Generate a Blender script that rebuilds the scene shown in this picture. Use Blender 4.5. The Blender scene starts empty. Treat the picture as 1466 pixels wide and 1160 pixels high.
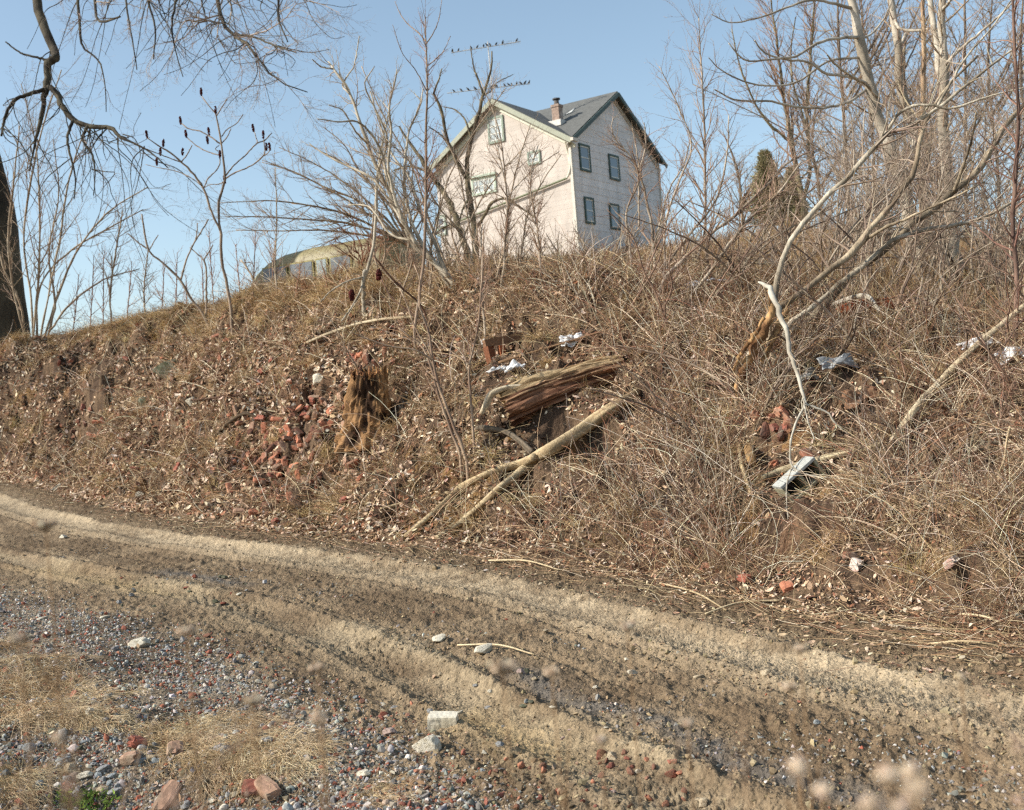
import bpy, bmesh, math
import numpy as np
from mathutils import Matrix, Vector
rng = np.random.default_rng(7)
scene = bpy.context.scene
COL = scene.collection
PI = math.pi

# ------------------------------------------------------------ camera model
F = 1650.0; CX, CY = 733.0, 580.0
PITCH, ROLL, CAMH = 0.0, 0.080, 2.1
cam_pos = np.array([0.0, 0.0, CAMH])
r0 = np.array([1.0, 0, 0]); u0 = np.array([0, -math.sin(PITCH), math.cos(PITCH)]); f0 = np.array([0, math.cos(PITCH), math.sin(PITCH)])
c_right = math.cos(ROLL) * r0 - math.sin(ROLL) * u0
c_up = math.sin(ROLL) * r0 + math.cos(ROLL) * u0

def ray(px, py):
    d = f0 + c_right * ((px - CX) / F) - c_up * ((py - CY) / F)
    return d / d[1]
def W(px, py, Y):
    """world point at depth Y seen at photo pixel px, py"""
    return cam_pos + ray(px, py) * Y

def lin(c):
    c = np.asarray(c, float) / 255.0
    return np.where(c <= 0.04045, c / 12.92, ((c + 0.055) / 1.055) ** 2.4)

# ------------------------------------------------------------ noise
def _h(ix, iy, seed):
    h = (ix.astype(np.int64) * 374761393 + iy.astype(np.int64) * 668265263 + seed * 1442695041) & 0xFFFFFFFF
    h = ((h ^ (h >> 13)) * 1274126177) & 0xFFFFFFFF
    h = (h ^ (h >> 16)) & 0xFFFFFFFF
    return h.astype(np.float64) / 4294967295.0
def vn(x, y, seed=0):
    x = np.asarray(x, float); y = np.asarray(y, float)
    ix = np.floor(x); iy = np.floor(y); fx = x - ix; fy = y - iy
    fx = fx * fx * fx * (fx * (fx * 6 - 15) + 10); fy = fy * fy * fy * (fy * (fy * 6 - 15) + 10)
    a = _h(ix, iy, seed); b = _h(ix + 1, iy, seed); c = _h(ix, iy + 1, seed); d = _h(ix + 1, iy + 1, seed)
    return ((a * (1 - fx) + b * fx) * (1 - fy) + (c * (1 - fx) + d * fx) * fy) * 2 - 1
def fbm(x, y, seed=0, octv=4, gain=0.5):
    v = 0; a = 1.0; fr = 1.0
    for o in range(octv):
        v = v + a * vn(x * fr * (1 + .01 * o) + 17.3 * o, y * fr - 9.1 * o, seed + o); a *= gain; fr *= 2.03
    return v
def sstep(a, b, x):
    t = np.clip((x - a) / (b - a), 0, 1); return t * t * (3 - 2 * t)

# ------------------------------------------------------------ terrain: a bank rising from the foot line beside the road
#        px    py    Y    width  height  slope behind
FOOT = [(0, 692, 31.0, 3.2, 4.0, .02), (130, 722, 24.0, 4.2, 4.2, .03), (260, 745, 20.0, 4.8, 4.5, .05), (400, 765, 17.0, 5.0, 4.5, .08),
        (560, 782, 15.0, 5.2, 4.45, .11), (733, 802, 13.4, 5.3, 4.1, .155), (900, 830, 11.9, 5.2, 3.65, .16), (1060, 862, 10.5, 5.2, 3.2, .17),
        (1200, 890, 9.5, 5.2, 2.8, .175), (1466, 938, 7.9, 5.2, 2.3, .13)]
fp = [(W(a, b, Y), w, h, m) for a, b, Y, w, h, m in FOOT]
ext_far = [(np.array([-20., 33.5, 1.25]), 3.4, 3.6, .02), (np.array([-60., 42., 1.3]), 3.5, 3.6, .02), (np.array([-220., 60., 1.3]), 3.5, 3.6, .02)]
ext_near = [(np.array([5.6, 3.6, -.02]), 5.2, 2.3, .2), (np.array([9., -4., -.05]), 5.2, 2.2, .2), (np.array([30., -70., -.1]), 5, 2.2, .1), (np.array([80., -220., -.1]), 5, 2.2, .1)]
ctrl = ext_far[::-1] + fp + ext_near
ctrl = [np.concatenate([c[0], [c[1], c[2], c[3]]]) for c in ctrl]
dense = []
for i in range(len(ctrl) - 1):
    p0 = ctrl[max(i - 1, 0)]; p1 = ctrl[i]; p2 = ctrl[i + 1]; p3 = ctrl[min(i + 2, len(ctrl) - 1)]
    # tangents limited to the segment so long end segments do not overshoot
    L = np.linalg.norm((p2 - p1)[:2])
    m1 = (p2 - p0) * (L / (np.linalg.norm((p2 - p0)[:2]) + 1e-9)); m2 = (p3 - p1) * (L / (np.linalg.norm((p3 - p1)[:2]) + 1e-9))
    n = 10
    for k in range(n):
        t = k / n
        dense.append((2*t**3-3*t**2+1)*p1 + (t**3-2*t**2+t)*m1 + (-2*t**3+3*t**2)*p2 + (t**3-t**2)*m2)
dense.append(ctrl[-1]); dense = np.array(dense)
A_ = dense[:-1, :2]; B_ = dense[1:, :2]; AB = B_ - A_; AB2 = (AB ** 2).sum(1)
seglen = np.sqrt(AB2); cum = np.concatenate([[0], np.cumsum(seglen)])
cum -= np.interp(0, [0, 1], [cum[30], cum[30]])

def foot(x, y):
    """signed distance to the foot line (+ into the bank), arc position, and interpolated z, w, h, m"""
    x = np.atleast_1d(np.asarray(x, float)); y = np.atleast_1d(np.asarray(y, float))
    n = len(x); best = np.full(n, 1e18); bi = np.zeros(n, int); bt = np.zeros(n); sg = np.ones(n)
    for i in range(len(A_)):
        dx = x - A_[i, 0]; dy = y - A_[i, 1]
        t = np.clip((dx * AB[i, 0] + dy * AB[i, 1]) / AB2[i], 0, 1)
        ex = dx - t * AB[i, 0]; ey = dy - t * AB[i, 1]; d = ex * ex + ey * ey
        m = d < best
        best = np.where(m, d, best); bi = np.where(m, i, bi); bt = np.where(m, t, bt)
        cr = AB[i, 0] * dy - AB[i, 1] * dx           # line runs from far left towards the camera's right: bank lies on its left-hand side
        sg = np.where(m, np.sign(cr) + (cr == 0), sg)
    par = dense[bi, 2:] * (1 - bt)[:, None] + dense[bi + 1, 2:] * bt[:, None]
    # width, height and the rise behind follow the direction in which the bank is seen
    u = np.clip(x / np.maximum(y, 4.), -2, 2)
    for c in (1, 2, 3): par[:, c] = np.interp(u, U_, K_[:, c - 1])
    return sg * np.sqrt(best), cum[bi] + bt * seglen[bi], par
U_ = np.array([c[0][0] / c[0][1] for c in fp]); K_ = np.array([[c[1], c[2], c[3]] for c in fp])

POCKETS = []     # dark hollows dug or slumped into the bank: x, y, radius, depth
def height(x, y, parts=False):
    s, tau, par = foot(x, y)
    z, w, h, m = par.T
    x = np.atleast_1d(x); y = np.atleast_1d(y)
    wob = .35 * vn(tau * .35, s * .1, 5) * sstep(.0, 2, s)
    u = np.clip((s + wob) / w, 0, 1)
    p = .6 * u + .4 * sstep(0, 1, u)
    bank = h * p
    s2 = np.maximum(s + wob - w, 0)
    back = m * np.where(s2 < 28, s2, 28 + (s2 - 28) * .12)
    back = np.where(s2 > 110, m * (28 + 82 * .12), back)
    onb = sstep(0, .8, s)
    steep = onb * (1 - sstep(.8, 1.3, s / w))
    nb = steep * (.22 * fbm(tau * .8, s * .8, 11, 3) + .10 * fbm(x * 2.6, y * 2.6, 12, 3) - .24 * sstep(.30, .62, fbm(tau * 2.1, s * 2.7, 16, 2)) + .06 * fbm(x * 6.5, y * 6.5, 17, 2)) + .025 * onb * fbm(x * 12, y * 12, 13, 2)
    nb = nb + sstep(.9, 1.5, s / w) * (.10 * fbm(x * .5, y * .5, 14, 3) + .04 * vn(x * 3, y * 3, 15))
    # road side, q = distance from the foot towards the camera
    q = -s
    qw = q + .12 * vn(tau * .25, 0 * tau, 21)
    road = sstep(0, .5, q) * (1 - sstep(4.2, 4.9, q))
    def groove(c, wd): return np.exp(-((qw - c) / wd) ** 2)
    lw = .5 + .7 * sstep(-.4, .6, vn(tau * .45, 0 * tau, 37))
    rz = -.05 * groove(RA, .24) + .055 * lw * groove(RA - .33, .07) + .045 * lw * groove(RA + .31, .07) - .03 * groove(RA + .50, .07) + .03 * lw * groove(RA + .62, .06) \
         - .06 * groove(RB, .22) + .055 * lw * groove(RB - .30, .07) + .045 * lw * groove(RB + .29, .07) - .02 * groove(2.2, .5) - .03 * lw * groove(RB - .52, .06) - .025 * lw * groove(2.35, .06)
    smooth = np.maximum(groove(RA, .3), groove(RB, .22))
    clod = np.abs(fbm(x * 7, y * 7, 31, 3)) * .022 + np.maximum(fbm(x * 17, y * 17, 32, 2), 0) * .020
    tread = .018 * np.sign(np.sin(tau * 2 * PI / .11 + 5 * (qw - RB))) * groove(RB - .05, .17) + .016 * np.sin(tau * 2 * PI / .09 - 6 * (qw - RA)) * groove(RA + .02, .2)
    gran = np.maximum(fbm(x * 30, y * 30, 36, 2), -.2) * .011
    rz = rz + gran + clod * (1 - .62 * smooth) + tread * sstep(-.4, .4, vn(tau * .6, q, 33)) + .02 * fbm(tau * .5, q * 1.4, 34, 2)
    edge = .07 * np.exp(-((q - .1) / .3) ** 2) * np.abs(fbm(x * 5, y * 5, 35, 2))
    verge = sstep(4.3, 5.4, q) * (.08 + .05 * fbm(x * 1.1, y * 1.1, 41, 3) + .02 * fbm(x * 7, y * 7, 42, 2))
    # grass covered rim and the hollow in front of it, near the camera on the left
    def blob(a, b, ra, rb): return np.exp(-((x - a) / ra) ** 2 - ((y - b) / rb) ** 2)
    verge = verge + .12 * blob(-3.35, 7.7, .55, .45) + .12 * blob(-1.6, 6.95, .5, .35) - .22 * blob(-2.35, 6.3, .6, .42) - .15 * blob(-1.45, 6.15, .5, .2)
    for (a, b, ra, dp) in POCKETS: verge = verge - dp * np.exp(-(((x - a) ** 2 + (y - b) ** 2) / ra ** 2) ** 1.5)
    out = z + bank + back + nb + road * rz + edge + verge
    if parts:
        return out, s, tau, w, smooth
    return out
RA, RB = 1.25, 3.4

def H(x, y): return float(height(np.array([x]), np.array([y]))[0])
def hit(px, py, y0=3.0, y1=140.0, n=900):
    """where the sight line through a photo pixel meets the ground"""
    Y = y0 * (y1 / y0) ** (np.arange(n) / (n - 1)); d = ray(px, py)
    P = cam_pos[None] + d[None] * Y[:, None]
    g = P[:, 2] - height(P[:, 0], P[:, 1])
    k = np.where(g < 0)[0]
    if len(k) == 0: return None
    k = k[0]
    if k == 0: return P[0]
    t = g[k - 1] / (g[k - 1] - g[k]); return P[k - 1] * (1 - t) + P[k] * t
def hits(px, py, n=420, y0=3.0, y1=90.0):
    px = np.atleast_1d(px); py = np.atleast_1d(py); N = len(px)
    Y = y0 * (y1 / y0) ** (np.arange(n) / (n - 1))
    D = np.array([ray(a, b) for a, b in zip(px, py)])
    P = cam_pos[None, None] + D[:, None] * Y[None, :, None]
    g = P[..., 2] - height(P[..., 0].ravel(), P[..., 1].ravel()).reshape(N, n)
    out = np.full((N, 3), np.nan)
    for i in range(N):
        k = np.where(g[i] < 0)[0]
        if len(k) and k[0] > 0:
            k = k[0]; t = g[i, k-1] / (g[i, k-1] - g[i, k]); out[i] = P[i, k-1] * (1 - t) + P[i, k] * t
    return out
PK_ = [(335, 476, .5, .38), (300, 482, .4, .32), (362, 470, .4, .34), (270, 492, .35, .28), (125, 506, .5, .34), (172, 512, .45, .34), (210, 503, .4, .3), (572, 560, .35, .42), (800, 614, .4, .3), (1182, 562, .35, .36), (1235, 592, .4, .36), (1425, 650, .35, .3),
       (400, 690, .2, .2), (330, 700, .18, .16), (878, 642, .28, .3), (932, 682, .3, .3), (1190, 470, .4, .36), (1400, 470, .4, .36), (1015, 610, .3, .3), (985, 680, .3, .28), (1300, 700, .3, .28), (1210, 700, .22, .25), (620, 640, .25, .25), (230, 640, .3, .26), (110, 620, .35, .3), (690, 760, .2, .2), (1080, 760, .25, .22), (1350, 560, .3, .34), (480, 610, .25, .26)]
PK_ = [(hit(a, b), r, d) for a, b, r, d in PK_]; POCKETS += [(p[0], p[1], r, d) for p, r, d in PK_]
def normal(x, y, e=.15):
    x = np.atleast_1d(x); y = np.atleast_1d(y)
    h0 = height(x, y); nx = (h0 - height(x + e, y)) / e; ny = (h0 - height(x, y + e)) / e
    n = np.stack([nx, ny, np.ones_like(nx)], 1); return n / np.linalg.norm(n, axis=1, keepdims=True)

# ------------------------------------------------------------ mesh helpers
class MB:
    def __init__(s): s.V = []; s.Fs = []; s.C = []; s.n = 0
    def add(s, V, Fc, col=(.5, .5, .5)):
        V = np.asarray(V, float).reshape(-1, 3); s.V.append(V)
        for f in (Fc if isinstance(Fc, list) else [Fc]):
            f = np.asarray(f, int)
            if f.size: s.Fs.append(f.reshape(-1, f.shape[-1]) + s.n)
        col = np.asarray(col, float)
        s.C.append(np.broadcast_to(col, (len(V), 3)) if col.ndim == 1 else col.reshape(-1, 3)); s.n += len(V)
    def mesh(s, name, mat, org=(0, 0, 0), smooth=False):
        V = (np.concatenate(s.V) - np.asarray(org)).astype(np.float32); C = np.concatenate(s.C)
        me = bpy.data.meshes.new(name)
        me.vertices.add(len(V)); me.vertices.foreach_set('co', V.ravel())
        loops = np.concatenate([f.ravel() for f in s.Fs]).astype(np.int32)
        tot = np.concatenate([np.full(len(f), f.shape[1], np.int32) for f in s.Fs])
        start = np.concatenate([[0], np.cumsum(tot)[:-1]]).astype(np.int32)
        me.loops.add(len(loops)); me.loops.foreach_set('vertex_index', loops)
        me.polygons.add(len(tot)); me.polygons.foreach_set('loop_start', start); me.polygons.foreach_set('loop_total', tot)
        me.polygons.foreach_set('use_smooth', np.full(len(tot), bool(smooth)))
        at = me.color_attributes.new('Col', 'FLOAT_COLOR', 'POINT')
        at.data.foreach_set('color', np.concatenate([C, np.ones((len(C), 1))], 1).astype(np.float32).ravel())
        me.update(calc_edges=True); me.materials.append(mat)
        return me
    def build(s, name, mat, parent=None, loc=None, smooth=False):
        org = np.zeros(3) if loc is None else np.asarray(loc, float)
        if parent is not None: org = np.array(parent.matrix_world.translation) if loc is None else org
        p = parent
        if parent is not None:
            org = wloc(parent)
        me = s.mesh(name, mat, org, smooth)
        o = bpy.data.objects.new(name, me); COL.objects.link(o)
        if parent is not None: o.parent = parent
        else: o.location = org
        return o
def wloc(o):
    v = np.zeros(3)
    while o is not None: v = v + np.array(o.location); o = o.parent
    return v
def tag(o, label=None, cat=None, group=None, kind=None):
    if label: o['label'] = label
    if cat: o['category'] = cat
    if group: o['group'] = group
    if kind: o['kind'] = kind
    return o
def empty(name, loc, label=None, cat=None, group=None):
    o = bpy.data.objects.new(name, None); COL.objects.link(o); o.location = [float(v) for v in loc]
    o.empty_display_size = .2
    return tag(o, label, cat, group)
def box(mb, c, ex, ey, ez, col=(.5, .5, .5)):
    """box centred at c with half-extent vectors ex, ey, ez"""
    c = np.asarray(c, float); ex, ey, ez = map(lambda v: np.asarray(v, float), (ex, ey, ez))
    V = [c + a * ex + b * ey + d * ez for d in (-1, 1) for b in (-1, 1) for a in (-1, 1)]
    Fc = [[0, 2, 3, 1], [4, 5, 7, 6], [0, 1, 5, 4], [2, 6, 7, 3], [0, 4, 6, 2], [1, 3, 7, 5]]
    mb.add(V, np.array(Fc), col)
def bar(mb, a, b, r, col=(.5, .5, .5), up=(0, 0, 1), r2=None):
    a = np.asarray(a, float); b = np.asarray(b, float); d = b - a; L = np.linalg.norm(d); d /= L
    s_ = np.cross(d, up); s_ = s_ / (np.linalg.norm(s_) + 1e-9); t = np.cross(s_, d)
    box(mb, (a + b) / 2, d * L / 2, s_ * r, t * (r if r2 is None else r2), col)
def unit(v): return v / (np.linalg.norm(v, axis=-1, keepdims=True) + 1e-12)
def tubes(mb, P, R, ns=5, col=(.3, .3, .3), cap=False):
    """N tubes through P (N,k,3) with radii R (N,k)"""
    P = np.asarray(P, float); R = np.asarray(R, float)
    if P.ndim == 2: P = P[None]; R = R[None]
    N, k, _ = P.shape
    T = unit(np.gradient(P, axis=1)); Tm = unit(P[:, -1] - P[:, 0])
    ref = np.where(np.abs(Tm[:, 2:3]) < .8, np.array([[0, 0, 1.]]), np.array([[1., 0, 0]]))
    ref = unit(np.cross(Tm, ref))[:, None]
    U = unit(ref - (ref * T).sum(-1, keepdims=True) * T); Vv = np.cross(T, U)
    a = np.arange(ns) * 2 * PI / ns
    ring = U[:, :, None] * np.cos(a)[None, None, :, None] + Vv[:, :, None] * np.sin(a)[None, None, :, None]
    V = P[:, :, None] + ring * R[:, :, None, None]
    base = (np.arange(N) * k * ns)[:, None, None]; j = (np.arange(k - 1) * ns)[None, :, None]; i = np.arange(ns)[None, None]
    i2 = (i + 1) % ns
    q = np.stack([base + j + i, base + j + i2, base + j + ns + i2, base + j + ns + i], -1).reshape(-1, 4)
    fs = [q]
    if cap:
        fs.append((np.arange(N) * k * ns)[:, None] + np.arange(ns)[::-1][None]); fs.append((np.arange(N) * k * ns)[:, None] + (k - 1) * ns + np.arange(ns)[None])
    c = np.asarray(col, float)
    if c.ndim == 2 and len(c) == N: c = np.repeat(c, k * ns, axis=0)
    mb.add(V.reshape(-1, 3), fs, c)
def resamp(pts, k):
    """smooth resample of a polyline; each row may carry extra columns (radius)"""
    pts = np.asarray(pts, float); n = len(pts)
    d = np.concatenate([[0], np.cumsum(np.linalg.norm(np.diff(pts[:, :3], axis=0), axis=1))]); d /= d[-1]
    t = np.linspace(0, 1, k); out = np.zeros((k, pts.shape[1])); m = np.gradient(pts, d, axis=0) if n > 2 else np.repeat((pts[-1:] - pts[:1]), 2, 0)
    i = np.clip(np.searchsorted(d, t, side='right') - 1, 0, n - 2); h = d[i + 1] - d[i]; u = ((t - d[i]) / h)[:, None]; h = h[:, None]
    out = (2*u**3-3*u**2+1)*pts[i] + (u**3-2*u**2+u)*h*m[i] + (-2*u**3+3*u**2)*pts[i+1] + (u**3-u**2)*h*m[i+1]
    if pts.shape[1] > 3: out[:, 3] = np.interp(t, d, pts[:, 3])
    return out
KO = []          # places the loose growth leaves clear: (x, y, radius)
def keep(xx, yy, k=1.0):
    ok = np.ones(len(xx), bool)
    for (a, b, r) in KO: ok &= ~(((xx - a) ** 2 + (yy + .35 * r - b) ** 2 < (r * k) ** 2) & (rng.uniform(size=len(xx)) < .93))
    return ok
def grow(P, R, n, u=(.25, 1.), ang=(25, 60), ln=(.3, .6), k=6, jit=.12, trop=(0, 0, .1), rr=.55, rmin=.0015, absl=None, taper=.8, fade=.45):
    """n side shoots in all on the parent shoots P"""
    N, K, _ = P.shape
    plen = np.linalg.norm(np.diff(P, axis=1), axis=2).sum(1)
    idx = rng.choice(N, n, p=plen / plen.sum()); uu = rng.uniform(u[0], u[1], n)
    f = uu * (K - 1); i = np.minimum(f.astype(int), K - 2); fr = (f - i)[:, None]
    pos = P[idx, i] * (1 - fr) + P[idx, i + 1] * fr; tan = unit(P[idx, i + 1] - P[idx, i])
    r = (R[idx, i] * (1 - fr[:, 0]) + R[idx, i + 1] * fr[:, 0])
    q = rng.normal(size=(n, 3)); q = unit(q - (q * tan).sum(1, keepdims=True) * tan)
    a = np.radians(rng.uniform(ang[0], ang[1], n))[:, None]
    d = np.cos(a) * tan + np.sin(a) * q
    L = (plen[idx] if absl is None else absl) * rng.uniform(ln[0], ln[1], n) * (1 - fade * uu)
    out = [pos]
    tr = np.asarray(trop, float)
    for j in range(k - 1):
        d = unit(d + tr * (1. if tr.ndim == 1 else 1.) + rng.normal(size=(n, 3)) * jit); pos = pos + d * (L / (k - 1))[:, None]; out.append(pos)
    Pn = np.stack(out, 1); r1 = np.maximum(np.minimum(r * rr, L * .017 + rmin * .5), rmin)
    Rn = np.maximum(r1[:, None] * (1 - taper * np.linspace(0, 1, k))[None], rmin * .8)
    return Pn, Rn
def rotm(n):
    """n random rotation matrices"""
    q = rng.normal(size=(n, 4)); q /= np.linalg.norm(q, axis=1, keepdims=True); w, x, y, z = q.T
    return np.stack([np.stack([1-2*(y*y+z*z), 2*(x*y-z*w), 2*(x*z+y*w)], 1), np.stack([2*(x*y+z*w), 1-2*(x*x+z*z), 2*(y*z-x*w)], 1), np.stack([2*(x*z-y*w), 2*(y*z+x*w), 1-2*(x*x+y*y)], 1)], 1)
def scatter(mb, TV, TF, pos, rot, scl, col, jit=0):
    n = len(pos); m = len(TV)
    V = np.broadcast_to(TV[None], (n, m, 3)) * (scl[:, None, :] if scl.ndim == 2 else scl[:, None, None])
    if jit: V = V * (1 + rng.normal(size=(n, m, 1)) * jit)
    V = np.einsum('nij,nmj->nmi', rot, V) + pos[:, None]
    Fc = TF[None] + (np.arange(n) * m)[:, None, None]
    mb.add(V.reshape(-1, 3), Fc.reshape(-1, TF.shape[1]), np.repeat(col, m, axis=0))
def palette(cols, n, var=.12, p=None):
    c = lin(np.array(cols, float))[rng.choice(len(cols), n, p=p)]
    return np.clip(c * (1 + rng.normal(size=(n, 1)) * var) * (1 + rng.normal(size=(n, 3)) * var * .25), .004, .9)

def ico_template(sub):
    bm = bmesh.new(); bmesh.ops.create_icosphere(bm, subdivisions=sub, radius=1); bm.verts.ensure_lookup_table()
    V_ = np.array([v.co[:] for v in bm.verts]); F_ = np.array([[v.index for v in f.verts] for f in bm.faces]); bm.free(); return V_, F_
I1V, I1F = ico_template(1); I2V, I2F = ico_template(2); I3V, I3F = ico_template(3)
def place(name, me, P, rot, scl=(1, 1, 1), mt=None):
    o = bpy.data.objects.new(name, me); COL.objects.link(o)
    mx = Matrix([[*(rot[i] * np.asarray(scl)), P[i]] for i in range(3)] + [[0, 0, 0, 1]]); o.matrix_world = mx
    if mt is not None and me.materials: o.material_slots[0].link = 'OBJECT'; o.material_slots[0].material = mt
    return o
# ------------------------------------------------------------ materials
def mat(name, rough=.85, col=None, noise=0, nscale=30, bump=0, bscale=80, bdist=.01, spec=.3, stretch=None, rnd=0, col2=None, trans=0):
    m = bpy.data.materials.new(name); m.use_nodes = True; nt = m.node_tree; N = nt.nodes; L = nt.links
    b = N['Principled BSDF']; b.inputs['Roughness'].default_value = rough; b.inputs['Specular IOR Level'].default_value = spec
    if col is None:
        a = N.new('ShaderNodeAttribute'); a.attribute_name = 'Col'; src = a.outputs['Color']
    else:
        a = N.new('ShaderNodeRGB'); a.outputs[0].default_value = (*lin(col), 1); src = a.outputs[0]
    tc = N.new('ShaderNodeTexCoord'); vec = tc.outputs['Object']
    if stretch:
        mp = N.new('ShaderNodeMapping'); mp.inputs['Scale'].default_value = stretch; L.new(vec, mp.inputs[0]); vec = mp.outputs[0]
    if noise:
        t = N.new('ShaderNodeTexNoise'); t.inputs['Scale'].default_value = nscale; t.inputs['Detail'].default_value = 5; t.inputs['Roughness'].default_value = .65; L.new(vec, t.inputs['Vector'])
        r = N.new('ShaderNodeMapRange'); r.inputs['From Min'].default_value = .3; r.inputs['From Max'].default_value = .7
        r.inputs['To Min'].default_value = 1 - noise; r.inputs['To Max'].default_value = 1 + noise; L.new(t.outputs['Fac'], r.inputs['Value'])
        if col2 is not None:
            x = N.new('ShaderNodeMix'); x.data_type = 'RGBA'; L.new(src, x.inputs[6]); x.inputs[7].default_value = (*lin(col2), 1)
            r2 = N.new('ShaderNodeMapRange'); r2.inputs['From Min'].default_value = .48; r2.inputs['From Max'].default_value = .62
            t2 = N.new('ShaderNodeTexNoise'); t2.inputs['Scale'].default_value = nscale * .35; t2.inputs['Detail'].default_value = 6; L.new(vec, t2.inputs['Vector'])
            L.new(t2.outputs['Fac'], r2.inputs['Value']); L.new(r2.outputs[0], x.inputs[0]); src = x.outputs[2]
        v = N.new('ShaderNodeVectorMath'); v.operation = 'SCALE'; L.new(src, v.inputs[0]); L.new(r.outputs[0], v.inputs['Scale']); src = v.outputs[0]
    if rnd:
        oi = N.new('ShaderNodeObjectInfo'); r = N.new('ShaderNodeMapRange'); r.inputs['To Min'].default_value = 1 - rnd; r.inputs['To Max'].default_value = 1 + rnd * .7
        L.new(oi.outputs['Random'], r.inputs['Value']); v = N.new('ShaderNodeVectorMath'); v.operation = 'SCALE'; L.new(src, v.inputs[0]); L.new(r.outputs[0], v.inputs['Scale']); src = v.outputs[0]
    L.new(src, b.inputs['Base Color'])
    if bump:
        t = N.new('ShaderNodeTexNoise'); t.inputs['Scale'].default_value = bscale; t.inputs['Detail'].default_value = 4; L.new(vec, t.inputs['Vector'])
        bp = N.new('ShaderNodeBump'); bp.inputs['Strength'].default_value = bump; bp.inputs['Distance'].default_value = bdist; L.new(t.outputs['Fac'], bp.inputs['Height']); L.new(bp.outputs[0], b.inputs['Normal'])
    if trans:
        tr = N.new('ShaderNodeBsdfTranslucent'); L.new(src, tr.inputs['Color']); mx = N.new('ShaderNodeMixShader'); mx.inputs[0].default_value = trans
        L.new(b.outputs[0], mx.inputs[1]); L.new(tr.outputs[0], mx.inputs[2]); L.new(mx.outputs[0], N['Material Output'].inputs['Surface'])
    return m
M = dict(
    soil=mat('soil', .95, noise=.42, nscale=34, bump=1.0, bscale=48, bdist=.03, spec=.15),
    litter=mat('leaf_litter', .8, spec=.15, trans=.15),
    straw=mat('straw', .7, spec=.25, trans=.12),
    twig=mat('twig_bark', .8, spec=.25),
    bark=mat('bark', .9, noise=.45, nscale=14, bump=.8, bscale=25, bdist=.02, spec=.2, stretch=(1, 1, .35)),
    smoothbark=mat('smooth_bark', .75, noise=.18, nscale=8, bump=.25, bscale=30, bdist=.01, spec=.3, stretch=(1, 1, 2.5)),
    gravel=mat('gravel_stone', .85, noise=.2, nscale=90, spec=.25),
    brick=mat('old_brick', .92, noise=.3, nscale=25, bump=.5, bscale=90, bdist=.006, spec=.15, rnd=.35, col=(142, 98, 78), col2=(140, 120, 104)),
    rock=mat('pale_rock', .9, noise=.22, nscale=12, bump=.6, bscale=35, bdist=.012, spec=.2, col=(176, 168, 150), col2=(140, 132, 114)),
    attr=mat('weathered', .85, noise=.25, nscale=22, bump=.4, bscale=60, bdist=.008, spec=.2),
    wood=mat('rotten_wood', .9, noise=.3, nscale=30, bump=.7, bscale=70, bdist=.012, spec=.15),
)
# ============================================================ GROUND (one height field, split into its zones)
def polar(az, rad):
    n, m = len(az), len(rad)
    Rr, Az = np.meshgrid(rad, az, indexing='ij'); X = Rr * np.sin(Az); Y = Rr * np.cos(Az)
    x = X.ravel(); y = Y.ravel(); z, s, tau, w, sm = height(x, y, True)
    return x, y, z, s, tau, w, sm
fine = np.radians(np.linspace(-31, 31, 1000))
side = np.radians(np.concatenate([np.linspace(-180, -60, 40), np.linspace(-58, -31.6, 60)]))
az = np.concatenate([side, fine, -side[::-1][:-1]])
rad = [.6]
while rad[-1] < 420:
    r = rad[-1]; rad.append(r * (1 + (.0032 if 4.5 < r < 24 else .006 if 24 <= r < 45 else .03)) )
rad = np.array(rad); nr, na = len(rad), len(az)
x, y, z, s, tau, w, sm = polar(az, rad)
q = -s
# ---- colours (dry surface colours, no shading)
def mix(a, b, t): return a * (1 - t[:, None]) + b * t[:, None]
C0 = lambda c: np.broadcast_to(lin(c), (len(x), 3))
n1 = fbm(x * 1.3, y * 1.3, 51, 4); n2 = fbm(x * 9, y * 9, 52, 3); n3 = vn(x * 45, y * 45, 53); n4 = fbm(tau * .7, q * 3, 54, 3)
qw = q + .12 * vn(tau * .25, 0 * tau, 21) + .05 * n2
col = mix(C0((134, 116, 92)), C0((112, 95, 74)), sstep(-.5, .5, n1 + .4 * n2))                      # middle of the road, damp gravelly mud
gA = np.clip(np.exp(-np.abs((qw - RA + .12 * n4) / .46) ** 2.6) * (.92 + .35 * n4 + .35 * n2), 0, 1)
gB = np.clip((np.exp(-np.abs((qw - RB + .14 * n4) / .42) ** 2.4) + .7 * np.exp(-((qw - RB - .95) / .22) ** 2) * sstep(-.1, .5, vn(tau * .3, 0 * tau, 59))) * (.70 + .8 * n4 + .25 * n2), 0, 1)
col = mix(col, C0((168, 151, 124)), gA); col = mix(col, C0((152, 136, 110)), gB)
och = np.clip(np.exp(-((qw - RB - .1) / .22) ** 2) * sstep(-.2, .5, vn(tau * .5, 0 * tau, 56)), 0, 1) * .7
col = mix(col, C0((158, 136, 98)), och)
edgez = np.exp(-((q - .15) / .45) ** 2); col = mix(col, C0((104, 88, 68)), np.clip(edgez * 1.1, 0, 1))
dk = np.exp(-((qw - 2.75 - .1 * n1) / .13) ** 2) * sstep(0, .5, vn(tau * .4, 0 * tau, 57)); col = mix(col, C0((96, 94, 90)), np.clip(dk, 0, 1) * .7)
vg = sstep(4.0, 4.6, q + .25 * n1); col = mix(col, mix(C0((142, 128, 108)), C0((108, 94, 76)), sstep(-.4, .6, n1)), vg)
bk = sstep(-.05, .25, s + .12 * n2); bc = mix(C0((112, 92, 72)), C0((76, 61, 49)), sstep(-.4, .4, n2))
bc = mix(bc, C0((140, 108, 66)), sstep(.75, 1.1, n1) * .7); bc = mix(bc, C0((122, 90, 68)), sstep(.4, .8, fbm(x * .9 + 3, y * .9, 58, 3)) * .4)
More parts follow.
